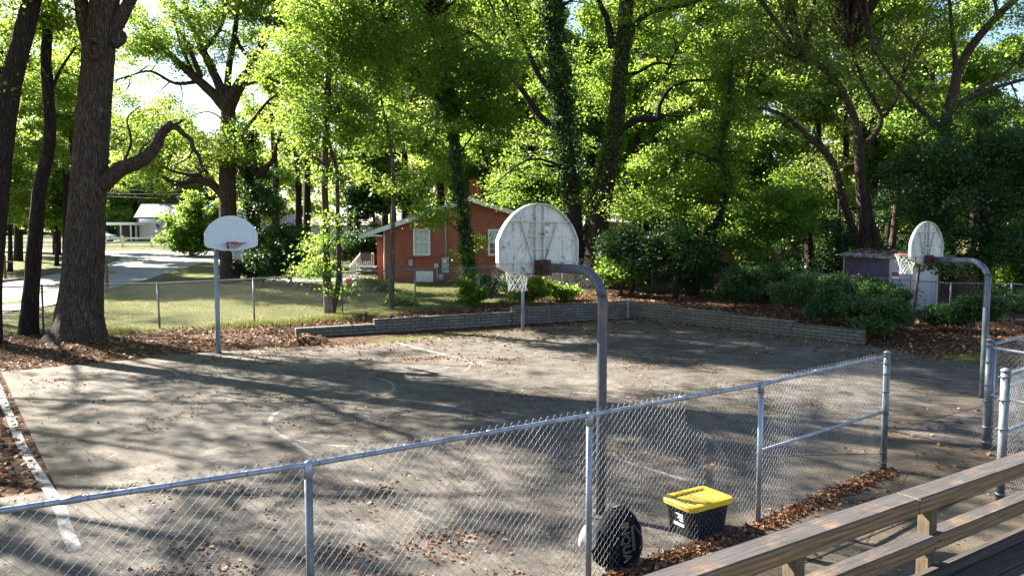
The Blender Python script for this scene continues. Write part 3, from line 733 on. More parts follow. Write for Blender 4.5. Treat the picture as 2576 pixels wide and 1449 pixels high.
# ------------------------------------------------------------------ basketball hoops
def hoop(label, base, face, zb, L, pole_r, mats, net_clump=0.0, group='basketball hoops around the court', poleoff=0.0):
    ang = math.atan2(face[1], face[0])
    t = thing('basketball_hoop', label, 'basketball hoop', base, ang, group)
    za = zb + 0.105; R = 0.37
    pts = [(0, 0, -0.2), (0, 0, 1.0), (0, 0, 2.0), (0, 0, za - R)]
    for k in range(1, 9):
        a = math.pi / 2 * k / 8; pts.append((R - R * math.cos(a), 0, za - R + R * math.sin(a)))
    pts.append((L - 0.13, 0, za))
    nlow = 4
    MB().tube(pts[:nlow + 1], pole_r, 18).build('pole', M[mats[0]], t, True)
    MB().tube(pts[nlow:], pole_r, 18, True).build('arm', M[mats[1]], t, True)
    br = MB(); br.box((L - 0.085, 0, za), (0.09, 0.2, 0.19)); br.box((L - 0.15, 0, za - 0.03), (0.05, 0.14, 0.13)); br.build('bracket', M['rust'], t)
    # board outline (fan shape)
    R2 = 0.742; zc = 0.16; half = []
    half += [(0.22, 0.0), (0.60, 0.085), (0.665, 0.125), (0.685, 0.18), (0.685, 0.44)]
    a0 = math.asin((0.44 - zc) / R2)
    for k in range(1, 13):
        a = a0 + (math.pi / 2 - a0) * k / 12; half.append((R2 * math.cos(a) * 0.995, zc + R2 * math.sin(a)))
    out = half + [(-y, z) for y, z in reversed(half[:-1])]
    out = [(y, z + zb) for y, z in out]
    bd = MB().xprism(out, L, L + 0.012).build('backboard', M['board_face'], t)
    # folded back: skin + rim flange + ribs, pressed white steel
    bk = MB(); bk.xprism([(y * 0.995, (z - zb) * 0.995 + zb + 0.002) for y, z in out], L - 0.003, L - 0.0005)
    n = len(out)
    for i in range(n):
        y0, z0 = out[i]; y1, z1_ = out[(i + 1) % n]
        c0, c1 = 0.972, 0.972; zc_ = zb + 0.42
        bk.add([(L - 0.045, y0, z0), (L - 0.045, y1, z1_), (L - 0.0, y1, z1_), (L - 0.0, y0, z0),
                (L - 0.045, y0 * c0, zc_ + (z0 - zc_) * c0), (L - 0.045, y1 * c1, zc_ + (z1_ - zc_) * c1), (L - 0.0, y1 * c1, zc_ + (z1_ - zc_) * c1), (L - 0.0, y0 * c0, zc_ + (z0 - zc_) * c0)],
               [(0, 1, 2, 3), (4, 7, 6, 5), (0, 4, 5, 1)])
    bk.build('board_back', M['board'], t)
    rb = MB()
    def rib(y0, z0, y1, z1_, w=0.012):
        d = Vector((0, y1 - y0, z1_ - z0)); l = d.length; n_ = Vector((0, -d.z, d.y)) / l * w / 2
        p0 = Vector((0, y0, z0 + zb)); p1 = Vector((0, y1, z1_ + zb)); x0, x1 = L - 0.04, L - 0.004
        vs = []
        for x in (x0, x1):
            for p, s_ in ((p0, -1), (p0, 1), (p1, 1), (p1, -1)): vs.append((x, p.y + n_.y * s_, p.z + n_.z * s_))
        rb.add(vs, [(0, 1, 2, 3), (7, 6, 5, 4), (0, 4, 5, 1), (2, 6, 7, 3), (1, 5, 6, 2), (0, 3, 7, 4)])
    rib(-0.52, 0.675, 0.52, 0.675); rib(-0.235, 0.495, 0.235, 0.495); rib(-0.17, 0.34, 0.17, 0.34); rib(-0.66, 0.175, -0.1, 0.175); rib(0.1, 0.175, 0.66, 0.175); rib(-0.3, 0.05, 0.3, 0.05)
    rib(-0.31, 0.67, -0.105, 0.18); rib(0.31, 0.67, 0.105, 0.18)
    rib(-0.07, 0.2, -0.07, 0.87); rib(0.07, 0.2, 0.07, 0.87); rib(-0.42, 0.05, -0.42, 0.17); rib(0.42, 0.05, 0.42, 0.17)
    rb.build('stiffening_rib', M['board'], t)
    # rim
    zr = zb + 0.2; rr = 0.2286; xc = L + 0.16 + rr
    ring = [(xc + rr * math.cos(2 * math.pi * k / 28), rr * math.sin(2 * math.pi * k / 28), zr) for k in range(29)]
    rm = MB().tube(ring, 0.0095, 8, False)
    rimo = rm.build('rim', M[mats[2]], t, True)
    fb = MB(); na = 12; top = []; bot = []
    for k in range(na + 1):
        a = math.radians(100 + 160 * k / na)
        top.append((xc + rr * math.cos(a), rr * math.sin(a), zr - 0.006)); bot.append((L + 0.016, 0.12 * math.sin(a), zr - 0.14))
    fb.add(top + bot, [(k, k + 1, na + 2 + k, na + 1 + k) for k in range(na)])
    fb.add([(p[0], p[1] * 0.97, p[2] + 0.004) for p in top] + [(p[0] + 0.004, p[1] * 0.97, p[2] + 0.004) for p in bot], [(k + 1, k, na + 1 + k, na + 2 + k) for k in range(na)])
    fb.box((L + 0.02, 0, zr - 0.06), (0.012, 0.26, 0.18)); fb.box((L + 0.09, 0.15, zr), (0.16, 0.02, 0.02)); fb.box((L + 0.09, -0.15, zr), (0.16, 0.02, 0.02))
    fb.build('rim_support', M[mats[2]], rimo)
    # net: diamonds of cord
    nm = MB(); nn = 12; rows = 7
    rows_r = [0.222, 0.205, 0.18, 0.155, 0.135, 0.122, 0.12, 0.128]
    def np_(k, j):
        a = 2 * math.pi * (k + 0.5 * (j % 2)) / nn; r = rows_r[j] * (1 + random.uniform(-net_clump, net_clump))
        return (xc + r * math.cos(a), r * math.sin(a), zr - 0.01 - 0.058 * j + random.uniform(-net_clump, net_clump) * 0.06)
    gridp = [[np_(k, j) for k in range(nn)] for j in range(rows + 1)]
    for j in range(rows):
        for k in range(nn):
            a = gridp[j][k]; o_ = k if j % 2 == 0 else (k + 1) % nn; o2 = (k - 1) % nn if j % 2 == 0 else k
            nm.tube([a, gridp[j + 1][o_]], 0.0042, 4, False); nm.tube([a, gridp[j + 1][o2]], 0.0042, 4, False)
    nm.build('net', M['net'], t)
    return t
ax = Vector((-0.61, 0.79, 0)).normalized()
near_b = at(1512, 1292, 8.75); near_b.z = 0
near_b = G(1511, 1295)
hoop('nearest hoop with thick rusty bent pole and ribbed board back toward us', (near_b.x, near_b.y, 0), (-0.66, 0.75), 2.76, 1.08, 0.057, ('pole_rust', 'pole_rust', 'red'), 0.12)
lf = G(550, 889)
hoop('left hoop whose smooth white board and red rim face the camera', (lf.x, lf.y, 0), (0.65, -0.76), 2.83, 1.2, 0.062, ('pole_blue', 'pole_blue', 'red'))
rh_Y = 14.9; rhx = (2487 - CX) * rh_Y / F
hoop('right hoop seen side on with faded pink rim in front of the shed', (rhx, rh_Y, 0), (-0.58, 0.81), 2.63, 1.22, 0.06, ('pole', 'pole', 'pinkred'), 0.05)
ch = G(1315, 834)
hoop('farthest hoop by the wall, its board hidden behind the nearest board', (ch.x, ch.y, 0), (0.6, -0.8), 2.78, 1.2, 0.058, ('pole_blue', 'pole_blue', 'red'))
# buckle: concrete footing of the near pole
o = MB().tube([(near_b.x, near_b.y, -0.05), (near_b.x, near_b.y, 0.02)], 0.16, 20).build('pole_footing', M['kerb']); tag(o, 'round concrete footing under the nearest rusty pole', 'footing')
# ------------------------------------------------------------------ tote and bag
ub = G(1768, 1345)
tt = thing('storage_tote', 'black storage tote with yellow lid on the concrete behind the fence', 'storage tote', (2.06, 8.19, 0.01), math.radians(32))
def rrect(w, d, r, n=5):
    P = []
    for cx_, cy_, a0 in ((w / 2 - r, d / 2 - r, 0), (-w / 2 + r, d / 2 - r, 90), (-w / 2 + r, -d / 2 + r, 180), (w / 2 - r, -d / 2 + r, 270)):
        for k in range(n + 1):
            a = math.radians(a0 + 90 * k / n); P.append((cx_ + r * math.cos(a), cy_ + r * math.sin(a)))
    return P
def loft(rings, capb=True, capt=True):
    mb = MB(); n = len(rings[0][0]); vs = []
    for P, z in rings: vs += [(p[0], p[1], z) for p in P]
    fs = []
    for r in range(len(rings) - 1):
        fs += [(r * n + i, r * n + (i + 1) % n, (r + 1) * n + (i + 1) % n, (r + 1) * n + i) for i in range(n)]
    if capb: fs.append(tuple(range(n - 1, -1, -1)))
    if capt: fs.append(tuple((len(rings) - 1) * n + i for i in range(n)))
    return mb.add(vs, fs)
TW, TD, TH = 0.62, 0.43, 0.35
loft([(rrect(TW * 0.84, TD * 0.84, 0.05), 0), (rrect(TW * 0.86, TD * 0.86, 0.06), 0.03), (rrect(TW * 0.955, TD * 0.95, 0.06), TH - 0.06), (rrect(TW * 0.99, TD * 0.98, 0.06), TH - 0.055), (rrect(TW, TD, 0.06), TH)]).build('tub', M['tote'], tt)
rbm = MB()
for k in (-0.24, -0.12, 0.0, 0.12, 0.24): rbm.box((k, -TD / 2 + 0.018, 0.25), (0.012, 0.016, 0.06))
rbm.build('rib', M['tote'], tt)
lid = loft([(rrect(TW + 0.05, TD + 0.05, 0.07), TH - 0.035), (rrect(TW + 0.055, TD + 0.055, 0.07), TH + 0.012), (rrect(TW + 0.035, TD + 0.035, 0.065), TH + 0.022), (rrect(TW - 0.06, TD - 0.06, 0.05), TH + 0.022), (rrect(TW - 0.09, TD - 0.09, 0.045), TH - 0.008)]).build('lid', M['yellow'], tt)
lr = MB()
for k in range(-4, 5): lr.bbox((k * 0.064, 0, TH - 0.004), (0.055, TD - 0.13, 0.012), 0.004)
for k in range(-5, 6):
    for s_ in (-1, 1): lr.box((k * 0.06, s_ * (TD / 2 - 0.028), TH + 0.007), (0.026, 0.03, 0.034))
lr.build('lid_rib', M['yellow'], lid)
lb = MB()
def lbar(x, z, w, h): lb.box((-TW * 0.478 + 0.0, x, z), (0.006, w, h), 0)
lbl = MB(); 
for (x, z, w, h) in ((0.02, 0.235, 0.11, 0.016), (0.035, 0.212, 0.07, 0.012), (0.03, 0.192, 0.09, 0.01), (0.045, 0.168, 0.06, 0.014), (0.0, 0.118, 0.16, 0.034)):
    lbl.box((-0.283 - (z - 0.2) * 0.12 - 0.006, -x, z), (0.004, w, h))
lbl.build('label', M['label'], tt)

# bag
bag_o = G(1548, 1424)
bg_t = thing('duffel_bag', 'black fabric ball bag with beige outlined lettering slumped by the post', 'bag', (bag_o.x + 0.02, bag_o.y + 0.12, 0.0), math.radians(16))
def blob_mesh(prof, nseg=28, seed=1, amp=0.03):
    rg = random.Random(seed); ph = [rg.uniform(0, 6.28) for _ in range(6)]; mb = MB(); vs = []
    for (cx_, cz_, rx_, ry_) in prof:
        for k in range(nseg):
            a = 2 * math.pi * k / nseg
            w = 1 + amp * math.sin(3 * a + ph[0] + cz_ * 9) + amp * 0.7 * math.sin(5 * a + ph[1] - cz_ * 14) + amp * .5 * math.sin(9 * a + ph[2] + cz_ * 21)
            vs.append((cx_ + rx_ * w * math.cos(a), ry_ * w * math.sin(a), cz_))
    fs = []
    for r in range(len(prof) - 1):
        fs += [(r * nseg + i, r * nseg + (i + 1) % nseg, (r + 1) * nseg + (i + 1) % nseg, (r + 1) * nseg + i) for i in range(nseg)]
    fs.append(tuple(range(nseg - 1, -1, -1))); fs.append(tuple((len(prof) - 1) * nseg + i for i in range(nseg)))
    return mb.add(vs, fs)
body = blob_mesh([(0.0, 0.0, 0.17, 0.12), (-0.01, 0.03, 0.23, 0.165), (-0.01, 0.12, 0.25, 0.185), (0.01, 0.24, 0.25, 0.18), (0.03, 0.34, 0.235, 0.165), (0.035, 0.43, 0.19, 0.14), (0.03, 0.5, 0.14, 0.11), (0.02, 0.545, 0.09, 0.08), (0.02, 0.56, 0.03, 0.03)]).build('bag_body', M['fabric'], bg_t, True)
MB().tube([(-0.02, -0.02, 0.53), (-0.05, -0.05, 0.575), (0.03, -0.06, 0.59), (0.1, -0.05, 0.57), (0.12, -0.02, 0.51)], 0.014, 8).build('handle', M['black'], bg_t, True)
MB().tube([(0.12, -0.16, 0.42), (0.2, -0.165, 0.3), (0.21, -0.155, 0.18), (0.17, -0.16, 0.08)], 0.012, 8).build('strap', M['black'], bg_t, True)
def text_mesh(body_, size, outline, name, m, parent, loc, rot):
    cu = bpy.data.curves.new(name, 'FONT'); cu.body = body_; cu.size = size; cu.align_x = 'CENTER'; cu.align_y = 'CENTER'
    if outline: cu.fill_mode = 'NONE'; cu.bevel_depth = outline; cu.bevel_resolution = 0
    else: cu.extrude = 0.002
    to = bpy.data.objects.new('tmp', cu); C.objects.link(to)
    bpy.context.view_layer.update()
    me = bpy.data.meshes.new_from_object(to.evaluated_get(bpy.context.evaluated_depsgraph_get()))
    bpy.data.objects.remove(to); me.name = name
    o = link(name, me, m, parent); o.location = loc; o.rotation_euler = rot; return o
text_mesh('INQUA', 0.125, 0.0035, 'large_lettering', M['gold'], bg_t, (0.02, -0.195, 0.27), (math.radians(82), math.radians(84), 0))
text_mesh('BREINDREDS', 0.045, 0, 'small_lettering', M['gold'], bg_t, (0.1, -0.185, 0.3), (math.radians(82), math.radians(84), 0))
cl = blob_mesh([(0, 0, 0.05, 0.05), (0, 0.05, 0.085, 0.08), (0.01, 0.13, 0.09, 0.085), (0.02, 0.2, 0.07, 0.06), (0.02, 0.25, 0.03, 0.03)], 20, 5, 0.1).build('cream_cloth', M['cloth'], None, True)
cl.location = (bag_o.x - 0.27, bag_o.y + 0.05, 0.21); tag(cl, 'crumpled cream cloth tucked against the left side of the black bag', 'cloth')
cl.location.z = 0.16

# ------------------------------------------------------------------ timber rail and deck
RZ = 1.85
Ra = G(1600, 1503, RZ); Rb = G(2700, 1122, RZ)       # front top edge
dR = (Rb - Ra); LR = dR.length; angR = math.atan2(dR.y, dR.x)
wr = thing('timber_railing', 'weathered timber handrail in the lower right corner', 'railing', (Ra.x, Ra.y, 0), angR)
j = LR * 0.52
MB().bbox((j / 2 - 0.3, 0.07, RZ - 0.046), (j + 0.6 - 0.004, 0.14, 0.092), 0.008).build('handrail', M['woodrail'], wr)
MB().bbox((j + (LR - j) / 2 + 0.1, 0.07, RZ - 0.046), (LR - j + 0.2 - 0.004, 0.14, 0.092), 0.008).build('handrail', M['woodrail'], wr)
MB().bbox((LR / 2, 0.05, RZ - 0.25 - 0.04), (LR + 0.6, 0.1, 0.09), 0.007).build('lower_rail', M['woodrail'], wr)
for u in (2388, 2045, 1680):
    p = G(u, 1300 if u > 2200 else 1420, RZ); 
    # parameter of the post along the rail from its picture column
    k = min(range(400), key=lambda i: abs((lambda q: CX + F * q.x / (q.y) )(Ra.lerp(Rb, i / 400)) - u)) / 400
    for bx_ in (-0.015, 0.02): MB().tube([(LR * k + bx_, -0.004, RZ - 0.3 + bx_), (LR * k + bx_, 0.01, RZ - 0.3 + bx_)], 0.006, 8).build('bolt', M['rust'], wr)
    MB().bbox((LR * k, 0.06, 0.93), (0.075, 0.075, 1.86 - 0.09), 0.005).build('rail_post', M['woodpost'], wr)
dk = thing('timber_deck', 'dark weathered deck boards below the handrail', 'deck', (Ra.x, Ra.y, 0), angR)
MB().bbox((LR / 2 + 0.9, -0.02, 1.36), (LR - 0.2, 0.07, 0.14), 0.006).build('edge_beam', M['deck'], dk)
for i in range(8):
    MB().bbox((LR / 2 + 0.9, -0.135 - i * 0.146, 1.375 - 0.0), (LR - 0.2, 0.138, 0.035), 0.004).build('deck_board', M['deck'], dk)
# small timber landing beyond the gate
lp = thing('timber_ramp', 'short light timber ramp edge behind the handrail', 'ramp', (5.9, 8.35, 0), angR)
MB().bbox((0.9, 0, 0.86), (2.0, 0.14, 0.05), 0.005).build('top_board', M['woodrail'], lp)
MB().bbox((0.9, 0.02, 0.74), (1.96, 0.05, 0.18), 0.005).build('side_board', M['woodpost'], lp)
for x_ in (0.1, 1.2): MB().bbox((x_, 0.08, 0.35), (0.09, 0.09, 0.9), 0.005).build('leg', M['woodpost'], lp)

# ------------------------------------------------------------------ brick house
hY = 38.4
hz = SL * (hY - Y0) + 0.02
def hx(u): return (u - CX) * hY / F
x0_, x1_ = hx(966), hx(1424); xr = hx(1183)
def hzv(v): return at(1288, v, hY).z
ze = hzv(574); zrdg = hzv(500)
bh = thing('brick_house', 'red brick bungalow with white trimmed gable behind the back fence', 'house', (0, hY, 0))
dep = 11.0
MB().yprism([(x0_, hz - 0.5), (x1_, hz - 0.5), (x1_, ze), (xr, zrdg - 0.12), (x0_, ze)], 0, 0.25).build('gable_wall', M['brickx'], bh)
MB().box((x0_ + 0.12, dep / 2 + 0.25, (hz - 0.5 + ze) / 2), (0.24, dep - 0.1, ze - hz + 0.5)).build('side_wall', M['bricky'], bh)
MB().box((x1_ - 0.12, dep / 2 + 0.25, (hz - 0.5 + ze) / 2), (0.24, dep - 0.1, ze - hz + 0.5)).build('side_wall', M['bricky'], bh)
xw = hx(940)
MB().box(((x0_ + xw) / 2, 1.1, (hz - 0.5 + ze - 0.1) / 2), (x0_ - xw, 0.24, ze - 0.1 - hz + 0.5)).build('recessed_wall', M['brickx'], bh)
MB().box((xw + 0.12, 3.2, (hz - 0.5 + ze - 0.1) / 2), (0.24, 4.0, ze - 0.1 - hz + 0.5)).build('side_wall', M['bricky'], bh)
ro = MB(); sl_ = (zrdg - ze) / (xr - x0_); slr = (zrdg - ze) / (x1_ - xr); xe = hx(908); zee = ze - (x0_ - xe) * sl_ * 0.3
oh = 0.45
ro.add([(xe, -oh, ze - (x0_ - xe) * sl_), (xr, -oh, zrdg), (xr, dep, zrdg), (xe, dep, ze - (x0_ - xe) * sl_), (xe, -oh, ze - (x0_ - xe) * sl_ + 0.1), (xr, -oh, zrdg + 0.1), (xr, dep, zrdg + 0.1), (xe, dep, ze - (x0_ - xe) * sl_ + 0.1)], [(0, 3, 2, 1), (4, 5, 6, 7), (0, 1, 5, 4), (0, 4, 7, 3), (2, 3, 7, 6)])
xe2 = x1_ + 0.5; z2 = ze - 0.5 * slr
ro.add([(xe2, -oh, z2), (xr, -oh, zrdg), (xr, dep, zrdg), (xe2, dep, z2), (xe2, -oh, z2 + 0.1), (xr, -oh, zrdg + 0.1), (xr, dep, zrdg + 0.1), (xe2, dep, z2 + 0.1)], [(0, 1, 2, 3), (4, 7, 6, 5), (0, 4, 5, 1), (0, 3, 7, 4), (2, 6, 7, 3)])
roof = ro.build('roof', M['roof_dark'], bh)
fb = MB()
def fascia(ax_, az, bx_, bz_, w=0.17):
    fb.add([(ax_, -oh - 0.03, az - w), (bx_, -oh - 0.03, bz_ - w), (bx_, -oh - 0.03, bz_ + 0.06), (ax_, -oh - 0.03, az + 0.06), (ax_, -oh, az - w), (bx_, -oh, bz_ - w), (bx_, -oh, bz_ + 0.06), (ax_, -oh, az + 0.06)], [(0, 1, 2, 3), (4, 7, 6, 5), (0, 4, 5, 1), (3, 2, 6, 7), (0, 3, 7, 4), (1, 5, 6, 2)])
fascia(xe, ze - (x0_ - xe) * sl_, xr, zrdg); fascia(xr + 0.001, zrdg, xe2, z2)
fb.build('fascia', M['white'], bh)
sf = MB(); sf.box(((xe + x0_) / 2, 2.0, ze - 0.38), (x0_ - xe - 0.04, 4.9, 0.08)); sf.box((xe + 0.03, 2.0, ze - 0.33), (0.05, 4.9, 0.16)); sf.build('soffit', M['white'], bh)
chx = hx(1190)
MB().box((chx, 3.0, zrdg + 0.1), (0.62, 0.62, 1.9)).box((chx, 3.0, zrdg + 1.08), (0.72, 0.72, 0.12)).build('chimney', M['brickx'], roof)
def house_window(u0, u1, v0, v1, blind=1.0, rows=2, cols=2):
    a, b = hx(u0), hx(u1); t_, bo = hzv(v0), hzv(v1); w = b - a; h = t_ - bo; cx_ = (a + b) / 2; cz_ = (t_ + bo) / 2; fr = MB(); f_ = 0.09
    fr.box((cx_, -0.03, t_ - f_ / 2), (w, 0.1, f_)); fr.box((cx_, -0.03, bo + f_ / 2), (w, 0.1, f_)); fr.box((a + f_ / 2, -0.03, cz_), (f_, 0.1, h - 2 * f_)); fr.box((b - f_ / 2, -0.03, cz_), (f_, 0.1, h - 2 * f_))
    fr.box((cx_, -0.02, cz_), (w - 2 * f_, 0.06, 0.06))
    wo_ = fr.build('window', M['white'], bh)
    mu = MB()
    for zc_ in (cz_ + h / 4 - f_ / 4, cz_ - h / 4 + f_ / 4):
        mu.box((cx_, -0.021, zc_), (w - 2 * f_, 0.03, 0.025))
        for k in (-1, 1): mu.box((cx_ + k * (w - 2 * f_) / 6, -0.018, zc_), (0.022, 0.03, h / 2 - f_ - 0.04))
    mu.build('muntin', M['white'], wo_)
    MB().box((cx_, -0.006, cz_), (w - 2 * f_, 0.008, h - 2 * f_)).build('pane', M['glass'], wo_)
    if blind > 0:
        hb = (h - 2 * f_) * blind; MB().box((cx_, -0.012, t_ - f_ - hb / 2), (w - 2 * f_ - 0.01, 0.004, hb)).build('blind', M['blind'], wo_)
    MB().box((cx_, -0.08, bo - 0.05), (w + 0.12, 0.2, 0.08)).build('sill', M['rust'] if False else M['brickx'], wo_)
house_window(1040, 1083, 575, 643, 1.0); house_window(1228, 1275, 577, 643, 0.5)
MB().box((hx(1068), -0.04, (hzv(682) + hzv(715)) / 2), (hx(1090) - hx(1047), 0.06, hzv(682) - hzv(715))).build('crawlspace_door', M['white'], bh)
MB().tube([(hx(1122), -0.05, hzv(655)), (hx(1122), -0.05, hzv(520))], 0.035, 10).build('conduit', M['grey'], bh, True)
MB().bbox((hx(1121), -0.1, (hzv(648) + hzv(686)) / 2), (0.36, 0.2, hzv(648) - hzv(686)), 0.01).build('meter_box', M['grey'], bh)
MB().tube([(hx(1121), -0.2, hzv(658)), (hx(1121), -0.3, hzv(658))], 0.1, 16).build('meter', M['purewhite'], bh, True)
MB().bbox((hx(1034), -0.07, hzv(661)), (0.22, 0.12, 0.3), 0.01).build('utility_box', M['grey'], bh)
MB().bbox((hx(1098), -0.06, hzv(668)), (0.22, 0.12, 0.22), 0.01).build('utility_box', M['cloth'], bh)
MB().tube([(hx(1110), -0.12, hzv(705)), (hx(1110), -0.12, hzv(690))], 0.13, 12).tube([(hx(1100), -0.1, hzv(712)), (hx(1100), -0.1, hzv(676))], 0.03, 8).build('gas_meter', M['grey'], bh, True)
MB().tube([(x0_ + 0.03, -0.05, ze - 0.1), (x0_ + 0.03, -0.05, hz)], 0.045, 8).build('downspout', M['white'], bh, True)
MB().box(((x0_ + x1_) / 2, 0.0, hzv(680)), (x1_ - x0_ - 0.1, 0.06, 0.07)).build('water_table', M['brickx'], bh)
# porch
po = MB(); px0, px1 = hx(868), hx(940); 
sp = thing('porch_stairs', 'white baluster stair rail with brown rug at the left of the brick house', 'stairs', (0, 38.6, 0))
def pz(v): return at(1288, v, 38.6).z
a_ = (hx(878), pz(672)); b_ = (hx(905), pz(646)); c_ = (hx(938), pz(642))
rl = MB(); rl.tube([(a_[0], 0, a_[1]), (b_[0], 0, b_[1] + 0.15), (c_[0], 0, b_[1] + 0.15)], 0.045, 6).tube([(a_[0], 0, a_[1] - 0.6), (b_[0], 0, b_[1] - 0.5), (c_[0], 0, b_[1] - 0.5)], 0.035, 6); rl.build('stair_rail', M['purewhite'], sp)
for k in range(13):
    x = a_[0] + (c_[0] - a_[0]) * k / 12; z_t = np.interp(x, [a_[0], b_[0], c_[0]], [a_[1], b_[1] + 0.15, b_[1] + 0.15]); MB().box((x, 0, z_t - 0.32), (0.04, 0.04, 0.64)).build('baluster', M['purewhite'], sp)
MB().box(((b_[0] + c_[0]) / 2, 0.6, b_[1] - 0.6), (c_[0] - b_[0], 1.3, 0.12)).build('landing', M['greywood'], sp)
for k in range(4): MB().box((b_[0] - 0.14 - k * 0.2, 0.6, b_[1] - 0.72 - k * 0.17), (0.26, 1.2, 0.05)).build('tread', M['greywood'], sp)
rg_ = MB().bbox(((b_[0] + c_[0]) / 2 - 0.05, -0.07, b_[1] + 0.0), (c_[0] - b_[0] - 0.1, 0.05, 0.42), 0.02).bbox(((b_[0] + c_[0]) / 2 - 0.05, 0.0, b_[1] + 0.19), (c_[0] - b_[0] - 0.1, 0.16, 0.03), 0.01).build('rug', simple('brown_rug', (0.17, 0.1, 0.07), (0.26, 0.16, 0.12), 20, 0.95)); rg_.location = (0, 38.6, 0); tag(rg_, 'brown rug hung over the white porch rail', 'rug')
rbk = at(878, 702, 36.5)
o = loft([([(0.12 * math.cos(a), 0.12 * math.sin(a)) for a in np.linspace(0, 2 * math.pi, 16, endpoint=False)], 0), ([(0.16 * math.cos(a), 0.16 * math.sin(a)) for a in np.linspace(0, 2 * math.pi, 16, endpoint=False)], 0.32)]).build('bucket', M['signred']); o.location = (rbk.x, rbk.y, z1(rbk.x, rbk.y)); tag(o, 'small red bucket in the weeds left of the brick house', 'bucket')

# ------------------------------------------------------------------ white house, carport, car, fence, mailbox
wY = 79.0
wz = SL * (wY - Y0) + 0.03
def wx(u, Y=wY): return (u - CX) * Y / F
def wv(v, Y=wY): return at(1288, v, Y).z
wh = thing('white_house', 'white sided cottage with grey roof across the street', 'house', (0, wY, 0))
xa, xb = wx(352), wx(640); zt_ = wv(546)
MB().box(((xa + xb) / 2, 4, (wz + 0.35 + zt_) / 2), (xb - xa, 8, zt_ - wz - 0.35)).build('wall', M['siding'], wh)
MB().box(((xa + xb) / 2, 4, wz), (xb - xa - 0.1, 7.9, 0.7)).build('foundation', simple('blue_grey_foundation', (0.12, 0.14, 0.18), (0.2, 0.22, 0.26), 4, 0.9), wh)
zr_ = wv(514, 83)
MB().add([(xa - 0.3, -0.4, zt_ - 0.05), (xb + 0.3, -0.4, zt_ - 0.05), (xb + 0.3, 4, zr_), ((360 - CX) * 83 / F, 4, zr_), (xb + 0.3, 8.4, zt_ - 0.05), (xa - 0.3, 8.4, zt_ - 0.05)], [(0, 1, 2, 3), (3, 2, 4, 5), (0, 3, 5), (0, 5, 4, 1)]).build('roof', M['roof'], wh)
MB().box(((xa + xb) / 2, -0.42, zt_ - 0.1), (xb - xa + 0.6, 0.1, 0.16)).box((xa - 0.02, -0.1, (zt_ + wz) / 2), (0.12, 0.12, zt_ - wz)).build('gutter', M['black'], wh)
dw = MB().box((wx(437), -0.03, wv(574)), (wx(450) - wx(425), 0.08, wv(548) - wv(600))).build('door', M['black'], wh)
MB().box((wx(421), -0.05, wv(574)), (0.2, 0.1, wv(546) - wv(602))).box((wx(455), -0.05, wv(574)), (0.25, 0.1, wv(546) - wv(602))).build('door_trim', M['purewhite'], wh)
MB().bbox((wx(404), -0.08, wv(553)), (0.16, 0.14, 0.32), 0.02).build('wall_lamp', M['black'], wh)
MB().box((wx(520), -0.03, wv(572)), (1.2, 0.08, 1.3)).build('window', M['glass'], wh)
fl = thing('flag', 'striped flag on a short pole beside the white house door', 'flag', (0, wY - 0.3, 0))
f0 = at(391, 562, wY - 0.3); f1 = at(412, 576, wY - 0.3); dx_ = f1.x - f0.x
MB().tube([(f0.x - 0.1, 0, f0.z + 0.25), (f1.x + 0.6, 0.2, f0.z - 0.6)], 0.02, 6).build('flag_pole', M['purewhite'], fl)
for k in range(7):
    zz = f0.z - 0.02 - k * 0.085
    MB().add([(f0.x + 0.0 + k * 0.03, 0, zz), (f1.x, 0.08, zz - 0.42), (f1.x, 0.08, zz - 0.505), (f0.x + k * 0.03, 0, zz - 0.085)], [(3, 2, 1, 0)]).build('stripe', M['signred'] if k % 2 == 0 else M['purewhite'], fl)
MB().add([(f0.x + 0.0, -0.01, f0.z - 0.0), (f0.x + dx_ * 0.45, 0.02, f0.z - 0.19), (f0.x + dx_ * 0.45, 0.02, f0.z - 0.52), (f0.x + 0.1, -0.01, f0.z - 0.34)], [(3, 2, 1, 0)]).build('canton', M['blue'], fl)
cpt = thing('carport', 'flat white roofed carport left of the white house', 'carport', (0, 76.5, 0))
ca, cb = wx(225, 76.5), wx(348, 76.5)
MB().box(((ca + cb) / 2, 2.5, wv(563, 76.5)), (cb - ca, 6, 0.24)).build('roof', M['purewhite'], cpt)
for u in (307, 332): MB().box((wx(u, 76.5), 0.0, (wv(565, 76.5) + wz) / 2), (0.12, 0.12, wv(565, 76.5) - wz)).build('post', M['purewhite'], cpt)
MB().box((wx(320, 76.5), 3.0, (wv(566, 76.5) + wz) / 2), (wx(335, 76.5) - wx(306, 76.5), 0.15, wv(566, 76.5) - wz)).build('side_panel', simple('pale_panel', (0.45, 0.47, 0.5), (0.55, 0.57, 0.6), 3, 0.8), cpt)
MB().box(((ca + cb) / 2 - 1.5, 5.4, (wv(566, 76.5) + wz) / 2), (cb - ca - 3.4, 0.15, wv(566, 76.5) - wz)).build('back_wall', M['black'], cpt)
